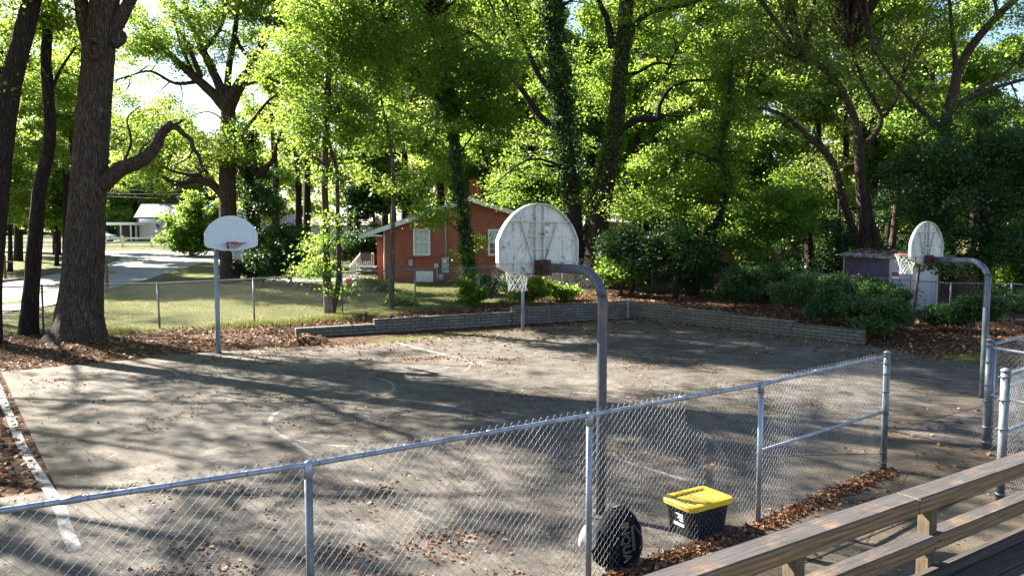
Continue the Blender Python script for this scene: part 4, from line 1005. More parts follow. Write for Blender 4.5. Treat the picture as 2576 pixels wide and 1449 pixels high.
# car (side profile along X)
cYc = 75.0; cz0 = SL * (cYc - Y0) + 0.03; cxr = (289 - CX) * cYc / F
car = thing('parked_car', 'white car parked by the carport partly behind the big trunk', 'car', (cxr - 2.2, cYc, cz0))
prof = [(-2.2, 0.28), (2.1, 0.28), (2.2, 0.5), (2.15, 0.72), (1.3, 0.92), (0.65, 1.38), (-0.2, 1.46), (-1.1, 1.38), (-1.75, 1.0), (-2.2, 0.88)]
MB().yprism(prof, -0.85, 0.85).build('body', simple('white_car_paint', (0.75, 0.76, 0.78), (0.8, 0.8, 0.8), 3, 0.2, bs=0), car)
MB().yprism([(1.1, 0.95), (0.6, 1.32), (0.1, 1.38), (0.1, 0.95)], -0.862, 0.862).yprism([(0.0, 0.95), (0.0, 1.38), (-0.9, 1.33), (-1.45, 0.98)], -0.862, 0.862).build('side_window', M['glass'], car)
for x in (-1.35, 1.35):
    for y in (-0.8, 0.8):
        wl = MB().tube([(x, y - 0.1, 0.33), (x, y + 0.1, 0.33)], 0.33, 20).build('wheel', M['black'], car)
        MB().tube([(x, y - 0.115, 0.33), (x, y + 0.115, 0.33)], 0.2, 16).build('rim', M['galv_old'], wl)
MB().box((2.17, -0.6, 0.68), (0.06, 0.3, 0.12)).build('headlight', M['glass'], car); MB().box((2.17, 0.6, 0.68), (0.06, 0.3, 0.12)).build('headlight', M['glass'], car)
# white two rail fence
wf = thing('white_rail_fence', 'low white two rail fence in front of the white house', 'fence')
fY = 67.7; fz = SL * (fY - Y0) + 0.03
fxs = [(u - CX) * fY / F for u in (-120, 0, 90, 180, 235, 310, 383, 458, 535, 620, 720)]
for x in fxs: MB().box((x, fY, fz + 0.48), (0.13, 0.13, 0.98)).box((x, fY, fz + 1.0), (0.17, 0.17, 0.05)).build('post', M['purewhite'], wf)
for h_ in (0.82, 0.42): MB().box(((fxs[0] + fxs[-1]) / 2, fY - 0.075, fz + h_), (fxs[-1] - fxs[0], 0.04, 0.15)).build('rail', M['purewhite'], wf)
MB().box(((fxs[0] + fxs[-1]) / 2, fY - 0.075, fz + 0.1), (fxs[-1] - fxs[0], 0.04, 0.08)).build('rail', M['purewhite'], wf)
def mailbox(label, u, v, rz=0.0, mat='fencewood'):
    p = GT(u, v); mt = thing('mailbox', label, 'mailbox', (p.x, p.y, p.z), rz)
    MB().box((0, 0, 0.6), (0.1, 0.1, 1.35)).box((0.0, 0, 0.92), (0.75, 0.09, 0.09)).build('post', M[mat], mt)
    pr = [(-0.1, 0.97), (0.1, 0.97), (0.1, 1.08), (0.06, 1.15), (-0.06, 1.15), (-0.1, 1.08)]
    MB().xprism(pr, -0.62, -0.1).build('box', M['black'], mt); MB().box((-0.3, -0.106, 1.06), (0.12, 0.01, 0.06)).build('number_plate', M['purewhite'], mt)
    MB().tube([(-0.45, 0, 0.9), (-0.02, 0, 0.6)], 0.03, 6).build('brace', M[mat], mt)
mailbox('black mailbox on reddish timber post right of the big trunk', 270, 737)
mailbox('dark mailbox on thin post at the left picture edge by the street', 14, 703, 0.3)

# ------------------------------------------------------------------ other far buildings
def simple_house(name, label, cu0, cu1, vtop, vridge, Y, mw, mr, extra=None):
    z0 = SL * (Y - Y0); a = (cu0 - CX) * Y / F; b = (cu1 - CX) * Y / F; zt2 = at(1288, vtop, Y).z; zr2 = at(1288, vridge, Y + 4).z
    t = thing(name, label, 'house', (0, Y, 0))
    MB().box(((a + b) / 2, 4, (z0 + zt2) / 2), (b - a, 8, zt2 - z0)).build('wall', mw, t)
    MB().add([(a - 0.4, -0.5, zt2), (b + 0.4, -0.5, zt2), (b + 0.4, 4, zr2), (a - 0.4, 4, zr2), (b + 0.4, 8.5, zt2), (a - 0.4, 8.5, zt2)], [(0, 1, 2, 3), (3, 2, 4, 5), (0, 3, 5), (1, 4, 2), (0, 5, 4, 1)]).build('roof', mr, t)
    for k in (0.25, 0.7):
        w = MB().box((a + (b - a) * k, -0.03, z0 + (zt2 - z0) * 0.6), (1.0, 0.08, 1.1)).build('window', M['white'], t); MB().box((a + (b - a) * k, -0.075, z0 + (zt2 - z0) * 0.6), (0.84, 0.02, 0.94)).build('pane', M['glass'], w)
    return t
simple_house('cream_house', 'cream sided house glimpsed right of the twin trunks', 1500, 1640, 560, 535, 58, M['siding_y'], M['roof'])
simple_house('pale_house', 'distant pale house with pinkish roof seen between slim trunks', 700, 925, 566, 540, 84, M['siding'], simple('pinkish_roof', (0.33, 0.24, 0.22), (0.45, 0.36, 0.34), 9, 0.9))
def plank_fence(label, pts, h, mat):
    t = thing('plank_fence', label, 'fence'); mb = MB(); 
    for i in range(len(pts) - 1):
        a, b = pts[i], pts[i + 1]; d = b - a; n = int(d.length / 0.15); ang = math.atan2(d.y, d.x)
        for k in range(n):
            p = a.lerp(b, (k + 0.5) / n); z = z1(p.x, p.y); hh = h + random.uniform(-0.03, 0.03); mb.box((p.x, p.y, z + hh / 2), (0.14, 0.02, hh), ang)
    mb.build('board_panel', mat, t)
    ra = MB()
    for i in range(len(pts) - 1):
        a, b = pts[i], pts[i + 1]
        for hh in (0.4, 1.3): ra.tube([(a.x, a.y + 0.05, z1(a.x, a.y) + hh), (b.x, b.y + 0.05, z1(b.x, b.y) + hh)], 0.04, 4)
    ra.build('rail', mat, t); return t
plank_fence('grey board fence in front of the cream house', [at(1480, 640, 46), at(1760, 640, 46)], 1.8, M['greywood'])
plank_fence('brown board fence behind the shed at the far right', [at(1760, 700, 38), at(2300, 700, 35), at(2700, 720, 31)], 1.75, M['fencewood'])
# utility pole with wires
up_ = thing('utility_pole', 'thin pale utility pole with wires between slim trunks', 'utility pole', (wx(780, 84), 82, SL * 63))
MB().tube([(0, 0, 0), (0, 0, 6.4)], 0.1, 8).build('pole', M['woodpost'], up_, True); MB().box((0, 0, 5.9), (1.6, 0.1, 0.12)).build('crossarm', M['woodpost'], up_)
for k, (du, dv_) in enumerate(((-30, 6.0), (-30, 5.6), (-28, 5.2), (22, 5.9), (22, 5.5))):
    pts = [(du * t_, 0.5 * k * t_, dv_ - 1.2 * 4 * t_ * (1 - t_) * 0.6) for t_ in np.linspace(0, 1, 9)]
    MB().tube(pts, 0.025, 4, False).build('wire', M['black'], up_)

# ------------------------------------------------------------------ shed
sY = 28.8
def sx_(u, Y=sY): return (u - CX) * Y / F
def sv(v, Y=sY): return at(1288, v, Y).z
shz = z1(sx_(2330), sY)
sh = thing('garden_shed', 'small shed with purple side and pinkish front behind the shrubs', 'shed', (0, 0, 0))
fA = Vector((sx_(2238), sY)); fB = Vector((sx_(2362, 28.0), 28.0)); bA = Vector((sx_(2122, 31.8), 31.8)); bB = bA + (fB - fA)
zf = sv(647); zb_ = zf - 0.05; zpk = sv(632)
fm = (fA + fB) / 2
d_ = (fB - fA).normalized()
def quad_wall(a, b, z0, za, zb2, name, mat, th=0.06, peak=None):
    d = (b - a); n = Vector((-d.y, d.x)).normalized() * th
    P = [(a, z0), (b, z0), (b, zb2)] + ([((a + b) / 2, peak)] if peak else []) + [(a, za)]
    vs = [(p.x, p.y, z) for p, z in P] + [(p.x + n.x, p.y + n.y, z) for p, z in P]; k = len(P)
    return MB().add(vs, [tuple(range(k)), tuple(range(2 * k - 1, k - 1, -1))] + [(i, k + i, k + (i + 1) % k, (i + 1) % k) for i in range(k)]).build(name, mat, sh)
quad_wall(fA, fB, shz - 0.1, zf, zf, 'front_wall', M['shedwall'], 0.06, zf + 0.19)
quad_wall(bA, fA, shz - 0.1, zf, zf, 'side_wall', M['purple'])
quad_wall(fB, bB, shz - 0.1, zf, zf, 'side_wall', M['shedwall'])
quad_wall(bB, bA, shz - 0.1, zf, zf, 'back_wall', M['shedwall'], 0.06, zf + 0.19)
nrm = (fA - bA).normalized(); ov = 0.22
def rp(p, side, z, o=0.0):
    q_ = p + nrm * o + d_ * side; return (q_.x, q_.y, z)
zrp = zf + 0.22
bm_ = (bA + bB) / 2
MB().add([rp(fA, -ov, zf - 0.06, ov), rp(fm, 0, zrp, ov), rp(bm_, 0, zrp, -ov), rp(bA, -ov, zf - 0.06, -ov), rp(fB, ov, zf - 0.06, ov), rp(bB, ov, zf - 0.06, -ov)] +
         [rp(fA, -ov, zf - 0.0, ov), rp(fm, 0, zrp + 0.06, ov), rp(bm_, 0, zrp + 0.06, -ov), rp(bA, -ov, zf - 0.0, -ov), rp(fB, ov, zf - 0.0, ov), rp(bB, ov, zf - 0.0, -ov)],
         [(0, 3, 2, 1), (1, 2, 5, 4), (6, 7, 8, 9), (7, 10, 11, 8), (0, 1, 7, 6), (1, 4, 10, 7), (3, 9, 8, 2), (2, 8, 11, 5), (0, 6, 9, 3), (4, 5, 11, 10)]).build('roof', M['shedroof'], sh)
for u in (2285,): MB().box((fA.lerp(fB, 0.45).x - 0.02, fA.lerp(fB, 0.45).y - 0.03, (shz + zf) / 2), (0.03, 0.02, zf - shz - 0.1), math.atan2(d_.y, d_.x)).build('door_seam', M['kerb'], sh)
dd_ = MB().box((0, 0, 0), (0.75, 0.03, 1.75)).build('door', simple('shed_door_paint', (0.46, 0.43, 0.42), (0.56, 0.53, 0.52), 3, 0.8), sh); q_ = fA.lerp(fB, 0.62); dd_.location = (q_.x + 0.0, q_.y - 0.025, shz + 0.95); dd_.rotation_euler = (0, 0, math.atan2(d_.y, d_.x))
sg = thing('warning_sign', 'small red and black sign on white card by the shed corner', 'sign', (fA.lerp(fB, 0.13).x - 0.02, fA.lerp(fB, 0.13).y - 0.04, sv(692)), math.atan2(d_.y, d_.x))
MB().box((0, 0, 0), (0.24, 0.01, 0.3)).build('card', M['purewhite'], sg); MB().box((0, -0.008, 0.045), (0.22, 0.006, 0.17)).build('black_field', M['black'], sg); MB().box((0, -0.013, 0.04), (0.16, 0.005, 0.11)).build('red_field', M['signred'], sg)

# ------------------------------------------------------------------ foliage engine
def leaf_mesh(name, cen, size, rng, droop=0.25, flat=0.9, sv_=0.5, asp=0.62):
    n = len(cen)
    nrm = rng.normal(0, flat, (n, 3)); nrm[:, 2] = np.abs(nrm[:, 2]) + 0.35; nrm /= np.linalg.norm(nrm, axis=1, keepdims=True)
    a = rng.normal(0, 1, (n, 3)); a[:, 2] -= droop * 2; a -= nrm * (a * nrm).sum(1, keepdims=True); a /= np.linalg.norm(a, axis=1, keepdims=True)
    b = np.cross(nrm, a); s = size * (1 + rng.uniform(-sv_, sv_, (n, 1)))
    fold = -0.12 * s * nrm
    V = np.stack([cen, cen + a * s * 0.45 + b * s * asp * 0.5 + fold, cen + a * s, cen + a * s * 0.45 - b * s * asp * 0.5 + fold], 1).reshape(-1, 3)
    Fq = np.arange(4 * n).reshape(n, 4)
    return V, Fq
def clump_points(clumps, n, rng, sub_r=0.75, spray=14, spray_r=0.24, shell=2.2, zmin=None):
    """clumps: rows (x,y,z,rx,ry,rz,w). returns leaf centres grouped in twigs inside branchlets, and branchlet centres"""
    cl_ = np.array(clumps, float); vol = (cl_[:, 3] * cl_[:, 4] * cl_[:, 5]) ** 0.75 * cl_[:, 6]; p = vol / vol.sum()
    nsub = max(6, int((cl_[:, 3] * cl_[:, 4] * cl_[:, 5] * cl_[:, 6]).sum() * 4.19 / (sub_r ** 3 * 4.19) * 0.42))
    nspr = max(1, n // spray)
    nsub = min(nsub, max(6, nspr // 3))
    ci = rng.choice(len(cl_), nsub, p=p); d = rng.normal(0, 1, (nsub, 3)); d /= np.linalg.norm(d, axis=1, keepdims=True)
    r = rng.uniform(0, 1, (nsub, 1)) ** (1 / shell) * rng.uniform(0.8, 1.22, (nsub, 1))
    sub = cl_[ci, :3] + d * r * cl_[ci, 3:6]
    ssz = sub_r * rng.uniform(0.6, 1.3, (nsub, 1))
    si = rng.integers(0, nsub, nspr)
    sp = sub[si] + rng.normal(0, 0.48, (nspr, 3)) * ssz[si] * np.array([1, 1, 0.6])
    li = np.repeat(np.arange(nspr), spray)
    pts = sp[li] + rng.normal(0, spray_r, (len(li), 3)) * np.array([1, 1, 0.55])
    tone = rng.uniform(0, 1, nsub)[si][li] * 0.45 + rng.uniform(0, 1, len(li)) * 0.55
    if zmin is not None:
        k = pts[:, 2] > zmin; pts = pts[k]; tone = tone[k]
    return pts, tone, sub
def crown(name, clumps, n, size, mat, parent, seed, sub_r=0.75, twig_from=None, zmin=None, spray_r=0.24, droop=0.25, flat=0.9, shell=2.2, keep=None, asp=0.62):
    rng = np.random.default_rng(seed)
    pts, tone, sub = clump_points(clumps, n, rng, sub_r, zmin=zmin, spray_r=spray_r, shell=shell)
    if keep is not None:
        k = keep(pts); pts = pts[k]; tone = tone[k]
    V, Fq = leaf_mesh(name, pts, size, rng, droop, flat, asp=asp)
    o = link(name, np_mesh(name, V, Fq, np.repeat(tone, 4)), mat, parent)
    return o, sub
def spline3(P, k=5):
    P = [Vector(p) for p in P]; out = []
    for i in range(len(P) - 1):
        p0 = P[max(i - 1, 0)]; p1 = P[i]; p2 = P[i + 1]; p3 = P[min(i + 2, len(P) - 1)]
        for j in range(k):
            t = j / k; out.append(0.5 * ((2 * p1) + (p2 - p0) * t + (2 * p0 - 5 * p1 + 4 * p2 - p3) * t * t + (3 * p1 - p0 - 3 * p2 + p3) * t ** 3))
    out.append(P[-1]); return out
def limb_obj(name, pts, r0, r1, mat, parent, n=10, flare=0.0, k=5, lobes=0):
    P = spline3(pts, k); m = len(P); rad = []
    for i in range(m):
        t = i / (m - 1); r = r0 + (r1 - r0) * t ** 0.85
        if flare: r *= 1 + flare * math.exp(-i / (0.055 * m + 0.6))
        rad.append(r)
    return MB().tube(P, rad, n, True, 0.05, lobes, 0.06 if lobes else 0).build(name, mat, parent, True), P
def wp(L, Y):     # picture polyline -> world, third value = depth offset
    return [at(q[0], q[1], Y + (q[2] if len(q) > 2 else 0)) for q in L]
def tree(name, label, Y, trunk, r0, r1, limbs, clumps, n, size, leaf, bark, seed, group=None, flare=0.5, sub_r=0.75, twigs=40, ivy=None, zmin=None, kt=6, droop=0.25, keep=None, base_z=None, nsides=18, spray_r=0.24):
    tp = wp(trunk, Y); b = tp[0]
    gz = z1(b.x, b.y) - 0.15 if base_z is None else base_z
    tp[0].z = gz
    t = thing(name, label, 'tree', (0, 0, 0), 0, group)
    _, TP = limb_obj('trunk', tp, r0, r1, M[bark], t, nsides, flare, kt, 7 if flare > 0.3 else 0)
    allp = list(TP[len(TP) // 3:])
    for L in limbs:
        pts = wp(L[0], Y); _, LP = limb_obj('limb', pts, L[1], L[2], M[bark], t, 9, 0, 5); allp += LP
    if clumps:
        cl_ = []
        for c in clumps:
            p = at(c[0], c[1], Y + c[2]); rx_ = c[3]; rz_ = c[4] if len(c) > 4 else rx_ * 0.75; w = c[5] if len(c) > 5 else 1.0; ry_ = c[6] if len(c) > 6 else rx_
            cl_.append((p.x, p.y, p.z, rx_, ry_, rz_, w))
        o, sub = crown('crown', cl_, int(n * 1.8), size * 0.76, M[leaf], t, seed, sub_r * 0.72, zmin=zmin, droop=droop, keep=keep, spray_r=spray_r)
        if twigs:
            A = np.array([tuple(p) for p in allp]); rng = np.random.default_rng(seed + 5); mb = MB()
            order = rng.permutation(len(sub))[:twigs]
            for si in order:
                s = sub[si]; dd2 = ((A - s) ** 2).sum(1) + np.clip(A[:, 2] - s[2], 0, 99) ** 2 * 2
                a = A[np.argmin(dd2)]; L_ = np.linalg.norm(s - a)
                if L_ < 0.3 or L_ > 7: continue
                m_ = (a + s) / 2 + rng.normal(0, 0.08 * L_, 3) + np.array([0, 0, 0.1 * L_])
                r_ = 0.02 + 0.016 * L_
                mb.tube(spline3([a, m_, s], 4), [r_, r_ * .85, r_ * .75, r_ * .65, r_ * .55, r_ * .45, r_ * .35, r_ * .25, r_ * .15], 5, False)
            if mb.v: mb.build('twigs', M[bark], t, True)['kind'] = 'stuff'
    if ivy:
        v0, v1, dens, rad_, leafm, sz = ivy
        rng = np.random.default_rng(seed + 9); A = np.array([tuple(p) for p in TP]); rr = np.linspace(r0, r1, len(A))
        zlo, zhi = v0, v1; pts = []
        while len(pts) < dens:
            i = rng.uniform(0, len(A) - 1.001); j = int(i); f = i - j; p = A[j] * (1 - f) + A[j + 1] * f
            if not (zlo < p[2] < zhi): continue
            lump = 0.6 + 0.6 * math.sin(p[2] * 2.3 + seed) * math.sin(p[2] * 0.9)
            an = rng.uniform(0, 2 * math.pi); r = rr[j] + abs(rng.normal(0, rad_)) * max(lump, 0.15) + 0.02
            pts.append(p + np.array([math.cos(an) * r, math.sin(an) * r, rng.normal(0, 0.1)]))
        V, Fq = leaf_mesh('ivy', np.array(pts), sz, rng, 0.8, 1.3)
        link('ivy', np_mesh('ivy', V, Fq, np.repeat(rng.uniform(0, 1, len(pts)), 4)), M[leafm], t)
    return t

exec_trees = True
# --- big oak at the left, with its knee-bent limb
tree('oak_tree', 'large furrowed oak trunk at left with a knot and knee bent limb', 22.3,
     [(196, 858), (202, 790), (213, 620), (220, 500), (230, 355), (245, 180), (252, 100), (262, 10), (285, -120), (300, -330)], 0.58, 0.34,
     [([(240, 150), (216, 70), (203, 0), (180, -120), (120, -260)], 0.27, 0.12), ([(258, 466), (300, 428), (338, 412), (368, 396), (392, 366), (405, 338), (424, 318), (434, 312)], 0.25, 0.12),
      ([(424, 320), (446, 322), (462, 338), (480, 352), (486, 374), (500, 392), (506, 414), (516, 430)], 0.095, 0.045), ([(434, 316), (452, 308), (460, 300)], 0.06, 0.03), ([(345, 408), (360, 370), (392, 345)], 0.04, 0.015), ([(300, 430), (330, 360), (320, 300), (350, 270)], 0.05, 0.015), ([(486, 374), (470, 400), (430, 420)], 0.035, 0.012), ([(268, 100), (296, 60), (340, -20), (420, -150), (520, -260)], 0.24, 0.1),
      ([(285, 110), (305, 95), (298, 82)], 0.2, 0.14), ([(290, -120), (220, -250), (100, -380)], 0.22, 0.08), ([(300, -250), (420, -380), (560, -450)], 0.2, 0.08)],
     [(380, 300, 2.0, 1.3, 0.8, 0.5), (60, -30, 0, 2.0, 1.2, 0.8), (160, -150, 0, 3.0, 2.0), (420, -200, 1, 3.4, 2.2), (620, -300, 0, 3.2, 2.0), (280, -420, 0, 4.2, 2.4), (-60, -330, -1, 3.6, 2.2), (500, -520, 2, 3.6, 2.2)],
     12000, 0.15, 'leaf_o', 'bark', 101, flare=0.85, twigs=60, nsides=28, kt=5, sub_r=0.6)
# knot scar
def T1_knot():
    par = [o for o in bpy.data.objects if o.name == 'trunk'][0]
    p = at(239, 124, 21.82); mb = MB()
    ring = [(p.x + 0.2 * math.cos(a), p.y - 0.02, p.z + 0.24 * math.sin(a)) for a in np.linspace(0, 2 * math.pi, 17)]
    mb.tube(ring, 0.075, 8, False); mb.build('knot', M['bark'], par.parent, True)
    MB().tube([(p.x, p.y + 0.1, p.z), (p.x, p.y - 0.01, p.z)], 0.17, 14).build('knot_hollow', M['rust'], par.parent, True)
T1_knot()
# --- slim dark trunks to the left of it
tree('slim_tree', 'slim dark slightly leaning trunk just left of the large oak', 22.9,
     [(71, 850), (78, 740), (92, 560), (100, 470), (118, 400), (126, 330), (122, 250), (116, 150), (122, 60), (134, 0), (150, -150)], 0.22, 0.12,
     [([(122, 250), (150, 180), (190, 120)], 0.06, 0.03)], [(90, 40, 0, 1.6, 1.2, 0.7), (170, 250, 1.5, 1.2, 1.0, 0.5), (120, -150, 0, 2.4, 2.0), (40, 200, 1.5, 1.4, 1.2, 0.5)], 14000, 0.14, 'leaf_y', 'bark_dark', 111, flare=0.5, twigs=24)
tree('leaning_tree', 'thick dark trunk leaning right at the left picture edge', 21.5,
     [(-40, 870), (-30, 700), (-12, 520), (8, 330), (30, 200), (58, 90), (80, 0), (120, -160), (150, -320)], 0.36, 0.2,
     [([(20, 240), (-40, 120), (-120, 0)], 0.14, 0.08)], [(-30, 150, 1, 2.0, 1.6), (40, -60, 0, 2.2, 1.4), (-140, -60, 0, 2.6, 2, 0.5), (140, -260, 0, 3.2, 2.2, 0.5), (-40, 330, 1.5, 1.4, 1.0, 0.6), (-60, -360, -2, 3.4, 2.2)], 7000, 0.15, 'leaf_y', 'bark_dark', 121, flare=0.4, twigs=30)
# --- spreading oak behind the left hoop
tree('oak_tree', 'spreading brown oak behind the left backboard with low curved limbs', 37.4,
     [(578, 718), (578, 640), (574, 560), (572, 470), (572, 380), (574, 300), (572, 262)], 0.46, 0.34,
     [([(575, 270), (598, 222), (640, 160), (668, 100), (705, 50), (738, -20)], 0.36, 0.12), ([(570, 275), (540, 240), (490, 195), (440, 150), (395, 110), (335, 95)], 0.32, 0.08),
      ([(572, 265), (545, 200), (512, 130), (480, 60), (455, -30)], 0.27, 0.1), ([(572, 260), (575, 180), (590, 90), (600, 0), (610, -80)], 0.2, 0.08),
      ([(562, 492), (530, 462), (495, 452), (450, 462), (420, 450), (395, 425)], 0.24, 0.09), ([(520, 430), (495, 440), (450, 435), (405, 420)], 0.14, 0.05),
      ([(600, 215), (635, 210), (672, 200)], 0.13, 0.06), ([(640, 440), (670, 422), (690, 395), (694, 360)], 0.17, 0.08), ([(505, 195), (475, 120), (430, 40), (400, -30)], 0.14, 0.05), ([(600, 340), (630, 310), (680, 250), (735, 220)], 0.1, 0.05), ([(500, 205), (440, 210), (380, 180), (330, 190)], 0.11, 0.04), ([(480, 60), (430, 0), (400, -60)], 0.1, 0.04), ([(512, 130), (560, 60), (570, -20)], 0.12, 0.05), ([(640, 160), (600, 110), (590, 40)], 0.12, 0.05), ([(668, 100), (720, 90), (780, 60)], 0.1, 0.04), ([(395, 110), (360, 60), (300, 40)], 0.09, 0.03), ([(490, 195), (450, 100), (440, 30)], 0.1, 0.04)],
     [(400, 110, 0, 2.4, 1.8, 0.55), (330, 60, 0, 2.2, 1.8, 0.5), (520, 60, 0, 2.6, 2.0, 0.5), (680, 60, 1, 2.4, 1.8, 0.5), (600, 0, 0, 3, 1.8, 0.4), (430, 330, 0, 2.4, 1.4, 0.7), (560, 370, -1, 2.2, 1.3, 0.5), (380, 420, -1, 1.8, 1.0, 0.6), (690, 300, 1, 2.0, 1.6, 0.5), (330, 260, 0, 2.0, 1.2, 0.4), (600, -160, 0, 6, 3.0, 0.6), (780, -60, 2, 4, 2.4, 0.6)],
     66000, 0.16, 'leaf_y', 'bark_brown', 131, flare=0.25, twigs=230, sub_r=0.55, kt=5, base_z=0.5)
tree('ivy_column_tree', 'dark ivy covered stem right beside the spreading oak', 38.5,
     [(640, 712), (636, 620), (628, 500), (622, 380), (618, 330)], 0.3, 0.15, [], [(650, 500, 0, 1.2, 1.8, 0.9), (640, 620, 0, 1.3, 1.5, 0.9), (620, 380, 0, 0.8, 1.2, 0.6)], 9000, 0.16, 'leaf_d', 'bark_dark', 141, flare=0.1, twigs=10, ivy=(0.7, 9.0, 5000, 0.35, 'leaf_d', 0.15), base_z=0.5)
# --- slim leafy pair
tree('twin_stem_tree', 'pair of slim leafy stems standing at the fence left of the brick house', 27.4,
     [(828, 792), (822, 700), (820, 560), (816, 440), (822, 300), (828, 150), (832, 0), (836, -160)], 0.16, 0.07,
     [([(836, 790), (852, 700), (850, 560), (846, 430), (828, 360), (826, 280)], 0.11, 0.05), ([(826, 240), (780, 180), (740, 140)], 0.04, 0.02), ([(826, 200), (880, 130), (930, 90)], 0.04, 0.02), ([(820, 420), (770, 380), (730, 360)], 0.035, 0.015)],
     [(830, 60, 0, 1.9, 1.6), (760, 180, 0, 1.6, 1.3), (900, 120, 0, 1.6, 1.3), (840, 270, 0, 1.5, 1.3), (780, 360, 0, 1.1, 0.9, 0.7), (890, 360, 0, 0.9, 0.9, 0.5), (835, -150, 0, 2.4, 2.0, 0.6), (820, 620, -0.3, 0.65, 0.8, 1.3), (850, 560, -0.2, 0.5, 0.6, 1.0), (800, 680, -0.3, 0.5, 0.5, 1.2), (840, 715, -0.3, 0.45, 0.4, 1.2), (830, 480, 0, 0.6, 0.7, 0.7), (835, -330, 0, 2.6, 1.8, 0.5)],
     27000, 0.14, 'leaf', 'bark_brown', 151, flare=0.3, twigs=70, sub_r=0.55)
tree('slender_tree', 'slender pale grey trunk in front of the brick house left corner', 28.5,
     [(984, 782), (986, 680), (988, 560), (990, 460), (984, 380), (974, 320), (962, 270), (955, 180), (960, 60)], 0.1, 0.04,
     [([(984, 380), (1010, 330), (1040, 290)], 0.03, 0.015), ([(988, 470), (1040, 430), (1080, 410)], 0.03, 0.012), ([(975, 320), (930, 280), (900, 250)], 0.03, 0.015)],
     [(960, 200, 0, 1.5, 1.5, 0.8), (1040, 330, 0, 1.2, 0.9, 0.6), (1040, 470, 0, 1.0, 0.5, 0.6), (1080, 540, 0, 1.2, 0.4, 0.8), (920, 340, 0, 1.0, 0.8, 0.5), (980, 40, 0, 2, 1.6), (1020, -140, 0, 2.6, 1.8), (930, 470, 0, 0.8, 0.6, 0.5)],
     17000, 0.16, 'leaf_y', 'bark_pale', 161, flare=0.25, twigs=50, sub_r=0.5)
tree('ivy_clad_tree', 'ivy wrapped leaning stem growing in front of the brick gable', 30.7,
     [(1182, 764), (1180, 680), (1172, 600), (1160, 500), (1148, 400), (1136, 300), (1128, 220), (1110, 150), (1080, 60)], 0.15, 0.08,
     [([(1136, 300), (1090, 230), (1040, 170), (990, 130)], 0.08, 0.03), ([(1148, 400), (1190, 340), (1230, 300)], 0.05, 0.02), ([(1172, 600), (1130, 560), (1090, 540)], 0.03, 0.015)],
     [(1110, 220, 0, 1.9, 1.4), (1200, 300, 0, 1.7, 1.3, 0.9), (1040, 130, 0, 1.8, 1.2, 0.8), (1110, 540, 0, 1.1, 0.55, 0.8), (1180, 620, 0, 0.55, 0.4, 0.8), (1230, 160, 0, 1.9, 1.5, 0.8), (1130, 420, 0, 1.2, 0.8, 0.6), (1080, 30, 0, 2.2, 1.4, 0.8), (1100, -150, 0, 3.2, 2.0), (1180, 690, -0.2, 0.5, 0.45, 1.0)],
     30000, 0.15, 'leaf', 'bark_dark', 171, flare=0.2, twigs=60, sub_r=0.6, ivy=(0.5, 9.5, 5200, 0.13, 'leaf_d', 0.12))
# --- dark twin oaks right of the near hoop
tree('oak_tree', 'tall dark oak right of the nearest backboard with wide side limbs', 35.7,
     [(1490, 728), (1498, 640), (1512, 520), (1530, 420), (1545, 340), (1556, 240), (1562, 160), (1572, 60), (1580, -40), (1600, -250)], 0.5, 0.3,
     [([(1566, 130), (1580, 100), (1600, 60), (1640, 30), (1700, 18), (1745, 8), (1775, -10)], 0.2, 0.06), ([(1545, 342), (1575, 318), (1610, 300), (1650, 300), (1668, 290)], 0.22, 0.13), ([(1655, 298), (1660, 265), (1685, 225), (1730, 205), (1790, 200), (1830, 180)], 0.12, 0.04),
      ([(1560, 190), (1600, 185), (1650, 160), (1700, 165)], 0.12, 0.04), ([(1540, 120), (1530, 60), (1510, 10), (1480, -60)], 0.2, 0.08), ([(1530, 420), (1560, 400), (1558, 370)], 0.12, 0.05), ([(1580, -40), (1700, -160), (1840, -220)], 0.2, 0.07), ([(1670, 200), (1700, 130), (1750, 60)], 0.08, 0.03)],
     [(1640, 80, 0, 2.8, 1.7, 0.7), (1760, 150, 0, 2.8, 1.6, 0.7), (1700, 270, 1, 2.2, 1.1, 0.6), (1850, 60, 0, 3, 1.8, 0.8), (1540, 30, 1, 2.2, 1.8, 0.5), (1600, -130, 0, 5, 2.6), (1800, -180, 0, 5, 2.6), (1500, 480, 0.5, 1.4, 1.0, 0.6), (1590, 520, -1, 1.8, 0.8, 0.8), (1700, -400, 0, 5, 2.4)],
     26000, 0.16, 'leaf_y', 'bark_dark', 181, flare=0.35, twigs=110, kt=5, ivy=(5.5, 13.0, 3000, 0.2, 'leaf', 0.14), base_z=0.4)
